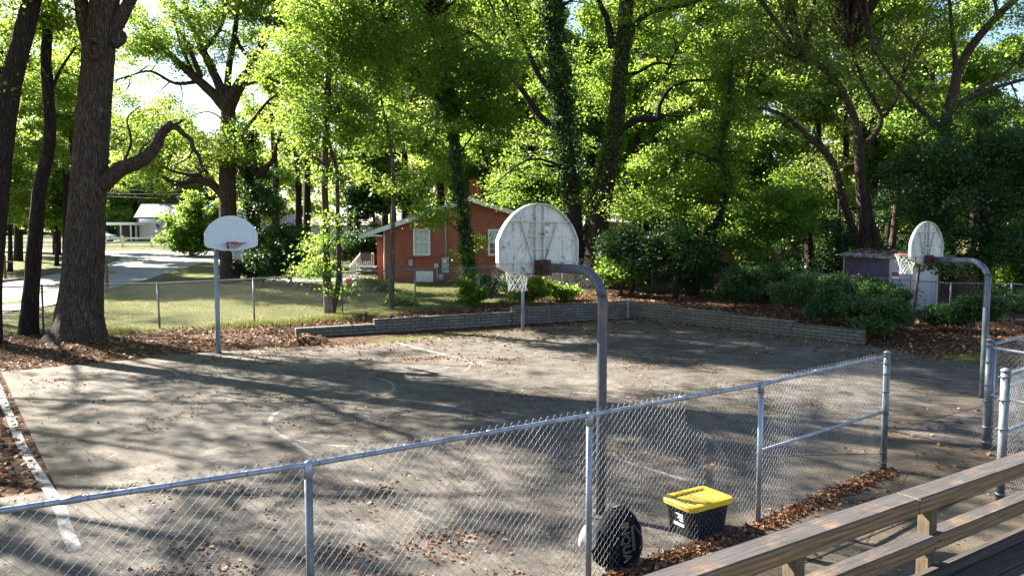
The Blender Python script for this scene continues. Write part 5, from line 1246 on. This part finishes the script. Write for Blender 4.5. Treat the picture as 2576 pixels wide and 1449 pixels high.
tree('oak_tree', 'ivy draped dark oak directly behind the nearest backboard', 36.6,
     [(1452, 722), (1448, 620), (1440, 500), (1425, 380), (1412, 260), (1402, 160), (1392, 60), (1386, -20), (1370, -200)], 0.42, 0.28,
     [([(1428, 390), (1395, 330), (1350, 282), (1312, 225), (1262, 170), (1215, 105), (1160, 75), (1070, 60)], 0.2, 0.06), ([(1420, 320), (1390, 240), (1350, 180), (1320, 110), (1290, 40), (1250, -20)], 0.18, 0.07),
      ([(1300, 210), (1290, 130), (1255, 60), (1230, 0)], 0.1, 0.04), ([(1262, 170), (1235, 150), (1215, 130), (1240, 90), (1280, 60)], 0.07, 0.03), ([(1386, -20), (1300, -140), (1200, -220)], 0.18, 0.06)],
     [(1200, 80, 0, 2.6, 1.3, 0.6), (1330, 60, 0, 2.6, 1.6, 0.6), (1450, 200, 1, 2.2, 2.0, 0.8), (1370, 400, 1.5, 2.6, 1.8, 0.9), (1290, 470, 1, 2.2, 1.2, 0.8), (1300, -150, 0, 5, 2.4), (1480, -80, 0, 3.4, 2.2), (1400, 520, 1, 2.0, 1.0, 0.8), (1150, -100, 0, 4, 2.2, 0.8), (1300, -400, 0, 5, 2.4)],
     28000, 0.16, 'leaf', 'bark_dark', 191, flare=0.25, twigs=110, kt=5, ivy=(5.0, 14.5, 6500, 0.4, 'leaf_d', 0.16), base_z=0.4)
# --- curving vine-like stem
tree('curving_tree', 'thin curving dark stem between the twin oaks and the shed', 33.0,
     [(1745, 690), (1768, 620), (1802, 560), (1826, 500), (1830, 450), (1816, 390), (1826, 310), (1836, 240), (1840, 150)], 0.17, 0.08,
     [([(1816, 390), (1780, 330), (1760, 280)], 0.05, 0.02)],
     [(1840, 200, 0, 1.6, 1.6, 0.8), (1790, 340, 0, 1.4, 1.2, 0.7), (1880, 330, 0, 1.2, 1.2, 0.7), (1790, 480, 0.5, 1.6, 1.3, 0.9), (1690, 430, 1, 1.6, 1.6, 0.9), (1700, 560, 0.5, 1.6, 1.1, 1)],
     14000, 0.15, 'leaf_y', 'bark_dark', 201, flare=0.2, twigs=50, ivy=(5.0, 9.5, 2200, 0.14, 'leaf', 0.12))
# --- multi-stem tree right of centre
tree('multi_stem_tree', 'tree with several pale forking stems rising behind the shed', 33.5,
     [(2180, 690), (2176, 600), (2168, 500), (2162, 420), (2160, 350), (2146, 290), (2110, 215), (2060, 165), (2020, 150)], 0.28, 0.1,
     [([(2165, 650), (2140, 560), (2110, 470), (2085, 400), (2030, 340), (1985, 300), (1930, 275), (1870, 272)], 0.19, 0.06), ([(2118, 470), (2098, 410), (2065, 360), (2045, 325)], 0.12, 0.06),
      ([(2200, 700), (2205, 620), (2190, 540), (2180, 470)], 0.2, 0.1), ([(2160, 380), (2200, 340), (2215, 290), (2170, 200), (2140, 120)], 0.16, 0.06), ([(2215, 300), (2250, 260), (2270, 200)], 0.1, 0.05), ([(2232, 700), (2245, 610), (2255, 520), (2260, 440)], 0.18, 0.1)],
     [(2040, 150, 0, 2.2, 1.5, 0.8), (1960, 260, 0, 2.2, 1.3, 0.8), (2140, 130, 0, 2.6, 1.6, 0.9), (1930, 120, 0, 2.6, 1.6, 0.8), (2060, 0, 0, 3, 2, 0.9), (2050, 430, 1, 2.0, 1.2, 0.7), (2230, 230, 0, 2.6, 1.6, 0.9), (2060, -200, 0, 5, 2.6), (2010, 540, 1, 1.8, 1.0, 0.7), (2300, 60, 0, 2.6, 1.6, 0.8), (2200, -300, 0, 4.5, 2.4)],
     30000, 0.15, 'leaf_o', 'bark_brown', 211, flare=0.15, twigs=110)
# --- right hand big tree, branches only enter from the top right
tree('oak_tree', 'oak whose long bare branches reach up across the top right corner', 32.0,
     [(2390, 720), (2385, 600), (2378, 480), (2374, 380), (2380, 300), (2400, 230), (2410, 180), (2450, 110), (2510, 40), (2576, -20), (2700, -130)], 0.3, 0.12,
     [([(2400, 240), (2404, 160), (2396, 90), (2390, 20), (2380, -60)], 0.13, 0.05), ([(2378, 290), (2440, 245), (2500, 222), (2576, 200), (2680, 170)], 0.13, 0.06), ([(2378, 330), (2300, 260), (2240, 190), (2200, 130)], 0.1, 0.04), ([(2450, 230), (2520, 190), (2590, 130)], 0.07, 0.03), ([(2510, 40), (2490, -40), (2440, -140)], 0.08, 0.03)],
     [(2300, 40, 0, 2.0, 1.4, 0.7), (2380, 330, 1.0, 2.2, 1.4, 1), (2500, 300, 1, 2.0, 1.0, 0.9), (2550, 60, 0, 2.0, 1.0, 0.35), (2420, 10, 0, 1.8, 1.0, 0.4), (2500, -180, 0, 4, 2.2), (2250, -160, 0, 4, 2.2), (2700, -40, 0, 3, 2), (2400, -360, 0, 4, 2.2), (2220, 150, 0.5, 1.4, 1.0, 0.6)],
     30000, 0.14, 'leaf', 'bark_brown', 221, flare=0.2, twigs=90)
# unseen trees added past the left edge to dapple the court with shade
for i_, (x_, y_, h_, r_, nn_, sd_, ox_) in enumerate([(-18.5, 15.5, 12.5, 4.6, 5000, 401, 1.5), (-27, 22, 14, 5.0, 5400, 402, 2.5), (-19.5, 9.5, 11, 4.4, 6200, 403, 0.5), (-30, 14, 14, 5.0, 6500, 404, 1.0), (-24, 29, 14, 5, 5000, 405, 0), (-36, 36, 16, 5, 7000, 406, 0)]):
    t = thing('shade_tree', ['tall tree past the left edge beside the court corner', 'broad tree past the left edge level with the big oak', 'nearest tree past the left edge', 'farther tree past the left edge', 'tree past the left edge by the street', 'street side tree beyond the left edge'][i_], 'tree', (x_, y_, z1(x_, y_)))
    limb_obj('trunk', [(0, 0, -0.1), (0.2, 0.1, h_ * 0.4), (ox_ * 0.5, 0, h_ * 0.8), (ox_, 0, h_)], 0.26, 0.08, M['bark_dark'], t, 12, 0.4)
    for k in range(5):
        a = k * 1.257 + i_; limb_obj('limb', [(0.3 * ox_, 0, h_ * 0.55), (ox_ + 0.5 * r_ * math.cos(a), 0.5 * r_ * math.sin(a), h_ * 0.85), (ox_ + 0.95 * r_ * math.cos(a), 0.95 * r_ * math.sin(a), h_ + 0.5)], 0.1, 0.03, M['bark_dark'], t, 7)
    crown('crown', [(ox_, 0, h_, r_, r_, 2.6, 1), (ox_, 0, h_ - 1, r_ * 0.7, r_ * 0.7, 1.6, 1)], nn_, 0.16, M['leaf'], t, sd_, 0.42, shell=3.0)
# dark holly mass at the right
tree('holly_tree', 'dense dark evergreen mass filling the right side behind the hoop', 28.8,
     [(2480, 730), (2478, 600), (2470, 450), (2462, 330)], 0.22, 0.08, [],
     [(2330, 420, 0, 1.9, 1.5), (2470, 400, 0, 2.3, 1.8), (2580, 450, 0, 2.2, 1.8), (2380, 560, 0, 1.9, 1.3), (2500, 600, 0, 2.2, 1.1), (2290, 520, 0.5, 1.3, 1.2), (2620, 620, 0, 1.8, 1.2), (2440, 300, 0.5, 1.8, 1.2, 0.7), (2380, 480, 0, 1.8, 1.4), (2400, 660, 0.3, 1.5, 1.0)],
     30000, 0.15, 'leaf_d', 'bark_dark', 231, flare=0.1, twigs=30)
tree('holly_tree', 'second dark evergreen standing behind the shed roof', 34.8,
     [(2110, 720), (2110, 600), (2112, 500)], 0.16, 0.06, [], [(2080, 600, 0, 1.6, 1.4), (2200, 560, 0.5, 1.6, 1.3), (2010, 650, 0, 1.3, 1.1), (2280, 620, 0, 1.4, 1.1), (2180, 660, 0.5, 1.5, 1.0)], 15000, 0.15, 'leaf_d', 'bark_dark', 241, flare=0.1, twigs=16)
tree('short_dark_tree', 'short dark trunk showing under the foliage left of the shed', 33.6,
     [(2037, 725), (2036, 650), (2034, 590), (2030, 520)], 0.24, 0.14, [], [(2010, 480, 0, 1.6, 1.2, 0.8), (1960, 560, 0.6, 1.5, 1.1, 0.8)], 9000, 0.15, 'leaf', 'bark_dark', 245, flare=0.2, twigs=16)
# mid distance bushes and understorey trees
UND = [('bushy_tree', 'leafy green tree hanging low between the slim trunk and the large oak', 48.0, 135, 500, 2.3, 2.3, 12000, 'leaf', 271), ('bushy_tree', 'low leafy tree at the left edge behind the leaning trunk', 44.0, 15, 470, 2.4, 2.4, 12000, 'leaf_y', 272),
       ('bushy_tree', 'yellow green foliage just above the white house roof', 88.0, 330, 462, 5.0, 2.2, 12000, 'leaf_y', 273), ('bushy_tree', 'dark tree behind the carport', 86.0, 270, 520, 3.4, 3.0, 9000, 'leaf', 274),
       ('bushy_tree', 'bright green bushy tree right of the curving stem', 31.5, 1930, 560, 2.0, 1.7, 12000, 'leaf', 251), ('bushy_tree', 'dark green undergrowth tree behind the twin oaks', 39.0, 1620, 480, 2.6, 2.3, 12000, 'leaf', 252),
       ('bushy_tree', 'leafy bush filling the gap under the curving stem', 32.0, 1700, 620, 1.9, 1.2, 11000, 'leaf_d', 253), ('bushy_tree', 'leafy young tree over the left end of the hedge', 33.0, 1590, 600, 1.4, 1.0, 8000, 'leaf_d', 254),
       ('bushy_tree', 'dark rounded evergreen between the left hoop and the twin stems', 36.0, 725, 620, 1.7, 1.5, 14000, 'leaf_d', 255), ('bushy_tree', 'broad bright bush in front of the white house', 57.0, 480, 566, 2.2, 2.5, 12000, 'leaf', 256),
       ('bushy_tree', 'second bright bush nearest the left hoop across the street', 57.0, 548, 570, 1.7, 2.4, 9000, 'leaf', 257),
       ('bushy_tree', 'shaded evergreen left of the brick house porch', 44.0, 905, 610, 2.0, 1.5, 9000, 'leaf_d', 258), ('bushy_tree', 'tall dark pine clump behind the brick chimney', 50.0, 1250, 430, 4.0, 3.5, 12000, 'leaf_d', 259),
       ('bushy_tree', 'dark trunk and ivy mass left of the brick roof', 46.0, 935, 430, 1.6, 4.0, 9000, 'leaf_d', 260), ('bushy_tree', 'lower leafy mound at the hedge end beside the twin oaks', 32.5, 1560, 665, 1.1, 0.8, 7000, 'leaf', 261),
       ('bushy_tree', 'yellowish bush in shade at the far right edge', 30.0, 2570, 690, 1.6, 0.9, 6000, 'leaf', 262), ('bushy_tree', 'dark low evergreen against the ivy column', 36.5, 660, 650, 1.1, 1.0, 8000, 'leaf_d', 263)]
for nm_, lb_, Y, u, v, rx, rz, n, lf_, sd_ in UND:
    c = at(u, v, Y); gz = z1(c.x, Y); t = thing(nm_, lb_, 'tree')
    limb_obj('trunk', [(c.x, Y, gz - 0.1), (c.x + 0.1, Y, (gz + c.z) / 2), (c.x - 0.1, Y, c.z)], 0.05 + rx * 0.05, 0.04, M['bark_dark'], t, 8)
    k_ = rx
    crown('crown', [(c.x, Y, c.z, rx * .75, rx * .7, rz * .8, 1), (c.x - .45 * rx, Y, c.z - .3 * rz, rx * .55, rx * .5, rz * .6, 1), (c.x + .45 * rx, Y - .2, c.z - .25 * rz, rx * .55, rx * .5, rz * .6, 1), (c.x + .1 * rx, Y, c.z + .4 * rz, rx * .5, rx * .5, rz * .55, 1)],
          int(n * 1.15), 0.13 if Y < 45 else 0.22, M[lf_], t, sd_, 0.42 if rx < 2.5 else 0.6, zmin=gz + 0.1, shell=1.6)

# ------------------------------------------------------------------ background trees (Y 42..66)
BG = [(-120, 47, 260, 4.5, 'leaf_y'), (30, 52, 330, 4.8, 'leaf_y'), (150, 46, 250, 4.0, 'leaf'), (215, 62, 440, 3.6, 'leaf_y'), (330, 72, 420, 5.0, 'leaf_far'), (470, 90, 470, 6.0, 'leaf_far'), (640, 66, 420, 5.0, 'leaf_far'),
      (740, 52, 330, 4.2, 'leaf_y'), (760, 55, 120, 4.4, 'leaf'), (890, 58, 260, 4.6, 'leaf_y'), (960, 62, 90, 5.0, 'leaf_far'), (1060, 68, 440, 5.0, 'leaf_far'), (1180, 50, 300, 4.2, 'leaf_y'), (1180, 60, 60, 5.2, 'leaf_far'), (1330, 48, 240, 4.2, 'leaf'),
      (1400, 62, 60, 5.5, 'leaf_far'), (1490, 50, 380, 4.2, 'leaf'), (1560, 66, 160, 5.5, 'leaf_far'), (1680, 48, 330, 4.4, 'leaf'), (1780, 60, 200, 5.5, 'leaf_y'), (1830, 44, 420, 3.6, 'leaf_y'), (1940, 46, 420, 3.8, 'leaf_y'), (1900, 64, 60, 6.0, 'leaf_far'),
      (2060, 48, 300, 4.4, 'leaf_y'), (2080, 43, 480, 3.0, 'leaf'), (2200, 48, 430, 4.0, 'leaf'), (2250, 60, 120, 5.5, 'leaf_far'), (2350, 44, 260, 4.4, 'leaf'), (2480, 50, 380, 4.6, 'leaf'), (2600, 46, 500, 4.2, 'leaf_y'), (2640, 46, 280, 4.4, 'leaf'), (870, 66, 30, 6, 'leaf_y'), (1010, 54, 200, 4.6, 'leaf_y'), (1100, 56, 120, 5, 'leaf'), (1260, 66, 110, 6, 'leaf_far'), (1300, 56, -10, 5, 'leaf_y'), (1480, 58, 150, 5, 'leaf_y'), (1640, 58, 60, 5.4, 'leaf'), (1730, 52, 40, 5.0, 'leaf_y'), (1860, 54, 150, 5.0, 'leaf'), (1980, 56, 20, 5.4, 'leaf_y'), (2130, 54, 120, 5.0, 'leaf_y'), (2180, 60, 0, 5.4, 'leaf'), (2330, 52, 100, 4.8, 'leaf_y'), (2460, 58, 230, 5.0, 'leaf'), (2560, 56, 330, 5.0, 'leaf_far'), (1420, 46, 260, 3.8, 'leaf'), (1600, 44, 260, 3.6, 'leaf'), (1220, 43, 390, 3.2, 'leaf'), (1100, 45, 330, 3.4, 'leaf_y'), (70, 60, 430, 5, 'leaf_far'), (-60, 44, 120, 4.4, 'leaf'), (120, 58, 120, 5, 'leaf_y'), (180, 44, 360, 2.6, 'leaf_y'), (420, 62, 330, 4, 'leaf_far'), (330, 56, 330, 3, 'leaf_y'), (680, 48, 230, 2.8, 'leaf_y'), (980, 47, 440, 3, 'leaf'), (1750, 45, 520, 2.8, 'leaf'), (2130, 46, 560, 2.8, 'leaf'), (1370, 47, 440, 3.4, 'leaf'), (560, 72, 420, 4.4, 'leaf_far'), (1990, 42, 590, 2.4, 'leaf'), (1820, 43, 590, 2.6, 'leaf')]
protos = {}
def bg_proto(leafm, variant):
    key = (leafm, variant)
    if key in protos: return protos[key]
    rng = np.random.default_rng(900 + len(protos))
    cl_ = []
    for k in range(9):
        a = rng.uniform(0, 6.28); r = rng.uniform(0.1, 0.75); cl_.append((r * math.cos(a) * 4, r * math.sin(a) * 4, rng.uniform(-3.2, 3.2), rng.uniform(1.2, 2.2), rng.uniform(1.2, 2.2), rng.uniform(0.9, 1.6), 1))
    pts, tone, sub = clump_points(cl_, 17000, rng, 0.6, spray_r=0.3)
    V, Fq = leaf_mesh('crown', pts, 0.215, rng, 0.25, 0.9)
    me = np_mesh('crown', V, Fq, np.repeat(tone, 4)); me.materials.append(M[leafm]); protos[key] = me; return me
for i, (u, Y, v, r, lf_) in enumerate(BG):
    if 180 < u < 600 and Y < 88: r *= 92 / Y; Y = 92 + (i % 5) * 2
    c = at(u, v, Y); gz = z1(c.x, Y)
    where = ['far left', 'left', 'centre left', 'centre', 'centre right', 'right', 'far right'][min(6, max(0, int((u + 150) / 400)))]
    t = thing('background_tree', 'sunlit leafy tree in the wood behind the garden fences', 'tree', (c.x, Y, gz), 0, 'leafy trees of the wood behind the gardens')
    MB().tube(spline3([(0, 0, -0.2), (0.2, 0, (c.z - gz) * 0.5), (-0.1, 0.1, c.z - gz + r * 0.4)], 4), [0.32 - 0.025 * k for k in range(9)], 8).build('trunk', M['bark_dark'], t, True)
    o = bpy.data.objects.new('crown', bg_proto(lf_, i % 3)); C.objects.link(o); o.parent = t; o.location = (0, 0, c.z - gz); o.rotation_euler = (0, 0, i * 1.37); s = r / 4.4; o.scale = (s, s, s)

# far wood: one mass
rng = np.random.default_rng(77); cl_ = []
for k in range(300):
    x = rng.uniform(-110, 110); Y = rng.uniform(98, 125); zc_ = rng.uniform(3, 26) if abs(x + 48) > 15 else rng.uniform(3, 13); cl_.append((x, Y, zc_, rng.uniform(4, 7), 4, rng.uniform(3, 5), 1))
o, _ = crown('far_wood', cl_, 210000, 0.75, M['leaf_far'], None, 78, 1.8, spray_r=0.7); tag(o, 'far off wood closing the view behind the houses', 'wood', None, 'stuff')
# low far hedge so that no bare horizon shows
cl_ = [(x, 96 + 3 * math.sin(x), 5.2, 4, 2, 3.4, 1) for x in np.arange(-90, 92, 4)]
o, _ = crown('far_hedge', cl_, 70000, 0.5, M['leaf'], None, 79, 1.4, spray_r=0.5); tag(o, 'low dark thicket at the foot of the far wood', 'thicket', None, 'stuff')

# ------------------------------------------------------------------ hedge and shrubs on the right
hedge_px = [(1560, 700), (1660, 712), (1780, 725), (1900, 742), (2010, 750), (2110, 762), (2195, 772)]
for i, (u, v) in enumerate(hedge_px):
    c = GT(u, v + 20); t = thing('hedge_shrub', ['dark hedge shrub nearest the twin oaks', 'second hedge shrub from the twin oaks', 'hedge shrub above the wall corner', 'hedge shrub midway along the right wall', 'leafy hedge shrub left of the shed', 'hedge shrub in front of the purple shed side', 'hedge shrub below the shed corner'][i], 'shrub', (0, 0, 0), 0, 'shrubs of the right hand hedge')
    gz = z1(c.x, c.y)
    for a in range(3): limb_obj('stem', [(c.x + 0.1 * a, c.y, gz - 0.05), (c.x + 0.3 * (a - 1), c.y, gz + 0.7)], 0.03, 0.015, M['bark_brown'], t, 6)
    hs = [1.15, 1.15, 1.1, 1.1, 1.0, 0.85, 0.72][i]
    crown('foliage', [(c.x, c.y, gz + 0.95 * hs, 1.15, 0.7, 0.75 * hs, 1), (c.x - 0.8, c.y + 0.1, gz + 0.8 * hs, 0.8, 0.6, 0.65 * hs, 1), (c.x + 0.8 * hs, c.y, gz + 0.85 * hs, 0.8, 0.6, 0.7 * hs, 1)], 9000, 0.085, M['leaf_s'] if i > 2 else M['leaf_d'], t, 300 + i, 0.3, spray_r=0.12, shell=3, zmin=gz + 0.02)
sh_px = [(2140, 832, 725, 0.7, 'leaf_s', 'light leaved rounded shrub standing before the hedge'), (2010, 800, 690, 0.8, 'leaf_s', 'tall hedge shrub with pale shining leaves at its foot'), (2225, 850, 752, 0.5, 'leaf_s', 'shrub on a thin stem by the right wall end'),
         (2385, 835, 745, 0.5, 'leaf_d', 'dark shrub under the right backboard'), (2440, 860, 720, 0.65, 'leaf_d', 'upright dark sapling shrub just left of the right pole'), (2550, 830, 730, 0.75, 'leaf_s', 'green shrub right of the right pole'), (2080, 820, 720, 0.55, 'leaf_d', 'small shrub between the two pale leaved shrubs'), (1850, 775, 700, 0.7, 'leaf_d', 'dark shrub on the mulch above the right wall')]
for i, (u, vb, vt, r, lf_, lb_) in enumerate(sh_px):
    c = GT(u, vb); gz = z1(c.x, c.y); top = at(u, vt, c.y).z; t = thing('shrub', lb_, 'shrub'); hh = top - gz
    for a in range(3): limb_obj('stem', [(c.x, c.y, gz - 0.05), (c.x + 0.05 * (a - 1), c.y + 0.03 * a, gz + hh * 0.25), (c.x + 0.25 * (a - 1), c.y, gz + hh * 0.6)], 0.028, 0.012, M['bark_pale'], t, 6)
    crown('foliage', [(c.x, c.y, gz + hh * 0.62, r * 0.9, r * 0.8, hh * 0.36, 1), (c.x - r * .5, c.y, gz + hh * 0.45, r * .6, r * .6, hh * .28, 1), (c.x + r * .5, c.y, gz + hh * 0.5, r * .6, r * .6, hh * .28, 1)], 7500, 0.085, M[lf_], t, 330 + i, 0.28, spray_r=0.12, shell=2.6, zmin=gz + 0.15)
tree('young_tree', 'thin pale young tree with big leaves in front of the shed', 24.8, [(2290, 835), (2298, 780), (2306, 720), (2312, 670), (2318, 640)], 0.075, 0.04, [([(2310, 690), (2330, 660), (2345, 640)], 0.02, 0.01)],
     [(2330, 650, 0, 0.55, 0.3, 1), (2370, 670, 0, 0.5, 0.28, 1), (2290, 660, 0, 0.4, 0.25, 1)], 1300, 0.14, 'leaf_s', 'bark_pale', 351, flare=0.2, twigs=20, sub_r=0.3)
# weeds and small bushes along the back fence
wd = [(1340, 770, 690, 0.8, 'leaf_y', 'bright weedy bush below the nearest backboard'), (1400, 760, 700, 0.6, 'leaf_y', 'yellow green weeds left of the twin oaks'), (1180, 770, 700, 0.55, 'leaf', 'leafy undergrowth round the ivy clad stem foot'), (930, 735, 690, 0.9, 'leaf', 'ivy mound at the left corner of the brick house'),
      (1230, 745, 690, 0.8, 'leaf_d', 'dark shrub under the right window of the brick house'), (1290, 735, 680, 0.8, 'leaf_d', 'dark shrub against the brick wall near the hoop'), (1010, 770, 745, 0.6, 'leaf_y', 'low weeds at the slender pale trunk')]
for i, (u, vb, vt, r, lf_, lb_) in enumerate(wd):
    c = GT(u, vb); gz = z1(c.x, c.y); top = at(u, vt, c.y).z; hh = max(0.4, top - gz); t = thing('weedy_bush', lb_, 'bush')
    limb_obj('stem', [(c.x, c.y, gz - 0.05), (c.x + 0.05, c.y, gz + hh * 0.5)], 0.02, 0.01, M['bark_brown'], t, 6)
    crown('foliage', [(c.x, c.y, gz + hh * 0.45, r, r * 0.6, hh * 0.45, 1)], 4500, 0.1, M[lf_], t, 360 + i, 0.26, spray_r=0.12, zmin=gz)

# grass and weeds in the lawn: uncountable
def blades(name, pts, h, w, mat, label, seed):
    rng = np.random.default_rng(seed); n = len(pts); a = rng.uniform(0, 2 * math.pi, n); dx = np.stack([np.cos(a), np.sin(a), np.zeros(n)], 1)
    hh = h * rng.uniform(0.4, 1.3, (n, 1)); lean = rng.normal(0, 0.35, (n, 3)) * hh; lean[:, 2] = 0
    V = np.stack([pts - dx * w, pts + dx * w, pts + np.array([[0, 0, 1.0]]) * hh + lean], 1).reshape(-1, 3); Fq = np.arange(3 * n).reshape(n, 3)
    o = link(name, np_mesh(name, V, Fq, np.repeat(rng.uniform(0, 1, n), 3)), mat); return tag(o, label, 'grass', None, 'stuff')
rng = np.random.default_rng(5); n = 60000
X = rng.uniform(-17, 6, n); Y = rng.uniform(22.5, 40, n); fy = np.interp(X, [-16, -13.5, -8, -1, 3, 6], [22.6, 23.0, 24.8, 29.5, 33.5, 34]) - 0.3
k = (Y > fy); X, Y = X[k], Y[k]
blades('lawn_grass', np.stack([X, Y, zt(X, Y) - 0.01], 1), 0.07, 0.012, M['grass'], 'dry green lawn grass beyond the back fence', 6)
n = 9000; s = rng.uniform(0, 1, n); X = -13 + 16 * s; Y = np.interp(X, [-16, -13.5, -8, -1, 3, 6], [22.6, 23.0, 24.8, 29.5, 33.5, 34]) + rng.normal(0, 0.25, n)
kk = np.sin(X * 1.9) + np.sin(X * 0.8 + 1) > -0.3
blades('fence_weeds', np.stack([X, Y, zt(X, Y) - 0.01], 1)[kk], 0.17, 0.012, M['grass'], 'taller weeds growing through the back fence foot', 7)

# ------------------------------------------------------------------ fallen leaves
def litter(name, X, Y, Z, size, label, seed, lift=0.012, tilt=0.35):
    rng = np.random.default_rng(seed); n = len(X); c = np.stack([X, Y, Z + lift], 1)
    nr = rng.normal(0, tilt, (n, 3)); nr[:, 2] = 1; nr /= np.linalg.norm(nr, axis=1, keepdims=True)
    a = rng.normal(0, 1, (n, 3)); a -= nr * (a * nr).sum(1, keepdims=True); a /= np.linalg.norm(a, axis=1, keepdims=True); b = np.cross(nr, a)
    s = size * rng.uniform(0.45, 1.25, (n, 1)); cu = nr * s * rng.uniform(0.05, 0.3, (n, 1))
    # six point lobed outline as two quads sharing the midrib, edges curled up
    P = [c - a * s * .5, c - a * s * .1 + b * s * .36 + cu, c + a * s * .25 + b * s * .2 + cu * .5, c + a * s * .5, c + a * s * .25 - b * s * .2 + cu * .5, c - a * s * .1 - b * s * .36 + cu]
    V = np.stack(P, 1).reshape(-1, 3); base = np.arange(n)[:, None] * 6
    Fq = np.concatenate([base + np.array([[0, 3, 2, 1]]), base + np.array([[0, 5, 4, 3]])])
    o = link(name, np_mesh(name, V, Fq, np.repeat(rng.uniform(0, 1, n), 6)), M['litter']); return tag(o, label, 'fallen leaves', None, 'stuff')
rng = np.random.default_rng(21)
# on the court: clustered scatter
n = 1800; X = rng.uniform(-12, 14, n); Y = 3.0 + 24 * rng.uniform(0, 1, n) ** 1.0
cc = rng.uniform([-11, 4], [6, 20], (110, 2)); ci = (110 * rng.uniform(0, 1, 3800) ** 2).astype(int); th_ = rng.uniform(0, 3.14, 110)[ci]; la_ = rng.normal(0, 0.42, 3800); lb_ = rng.normal(0, 0.14, 3800); X2 = cc[ci, 0] + la_ * np.cos(th_) - lb_ * np.sin(th_); Y2 = cc[ci, 1] + la_ * np.sin(th_) + lb_ * np.cos(th_)
cc = rng.uniform([-4, 4.5], [0, 8], (26, 2)); ci = rng.integers(0, 26, 1500); X3 = cc[ci, 0] + rng.normal(0, 0.22, 1500); Y3 = cc[ci, 1] + rng.normal(0, 0.14, 1500)
X = np.concatenate([X, X2, X3]); Y = np.concatenate([Y, Y2, Y3]); k = poly_sd(COURT, X, Y) < -0.1; X, Y = X[k], Y[k]
litter('court_leaves', X, Y, np.full(len(X), 0.006), 0.058, 'brown fallen leaves scattered over the court', 22)
n = 30000; Xc = rng.uniform(-12, 14, n); Yc = 3.2 + 23 * rng.uniform(0, 1, n) ** 1.2; w_ = np.sin(Xc * 1.3 + np.sin(Yc * 0.9) * 2) + np.sin(Yc * 1.7 + Xc * 0.6) + rng.normal(0, 0.8, n)
k = (poly_sd(COURT, Xc, Yc) < -0.05) & (w_ > -0.1)
litter('leaf_crumbs', Xc[k], Yc[k], np.full(k.sum(), 0.006), 0.03, 'crumbled bits of dead leaf and twig on the court', 28)
# far end of the court is thicker with leaves
n = 9000; X = rng.uniform(-8, 12, n); Y = rng.uniform(19, 29, n); d = -poly_sd(COURT, X, Y); k = (d > 0) & (rng.uniform(0, 1, n) < np.exp(-d / 1.3)); 
litter('edge_leaves', X[k], Y[k], np.full(k.sum(), 0.006), 0.1, 'leaves drifted along the far edge of the court', 23)
# mulch
n = 60000; X = rng.uniform(-17, 16, n); Y = rng.uniform(6, 34, n); d = poly_sd(FLAT, X, Y)
fy = np.interp(X, [-16, -13.5, -8, -1, 3, 6, 12, 17], [22.8, 23.4, 25.0, 29.7, 35, 33, 28, 24])
k = (d > 0.05) & (Y < fy) & ((X < 6) | (d < 7)); k &= ~((X < -5) & (Y < 12) & (d > 3))
litter('mulch_leaves', X[k], Y[k], zt(X[k], Y[k]), 0.11, 'thick reddish brown leaf litter round the court', 24, 0.015, 0.6)
# drift under the near fence
L_ = []
for i in range(1, 5):
    a, b = NP[i], NP[i + 1]; m_ = [0, 260, 420, 1000, 1500][i]
    s = rng.uniform(0, 1, m_); p = np.array([a.x, a.y]) + s[:, None] * np.array([b.x - a.x, b.y - a.y]); L_.append(p + rng.normal(0, [[0.09, 0.07]], (m_, 2)) + np.array([0.04, -0.09]))
L_ = np.concatenate(L_); litter('fence_drift_leaves', L_[:, 0], L_[:, 1], np.abs(rng.normal(0.003, 0.006, len(L_))), 0.068, 'orange brown leaves drifted under the foreground fence', 25, 0.01, 0.55)
n = 700; X = rng.uniform(0, 9, n); Y = rng.uniform(4, 14, n); q_ = poly_sd([(6.0, 12.6), (9.5, 15), (11, 12), (6.5, 9), (3, 7), (3, 8.5)], X, Y) < 0
litter('gate_leaves', X[q_], Y[q_], np.full(q_.sum(), 0.012), 0.09, 'brown leaves lying on the slab by the gate', 26)
# litter on the shed roof
sI = rng.uniform(0, 1, 900); tI = rng.uniform(0, 1, 900); e_ = np.where(rng.uniform(0, 1, 900) < 0.5, 0.5 - 0.5 * tI, 0.5 + 0.5 * tI)
px = np.array([bA.lerp(fA, s) + (fB - fA) * e for s, e in zip(sI, e_)]); pz_ = zf + 0.24 - 0.26 * np.abs(e_ - 0.5) * 2 + 0.04
litter('roof_leaves', px[:, 0], px[:, 1], pz_, 0.12, 'orange leaves lying on the shed roof', 27, 0.02, 0.3)
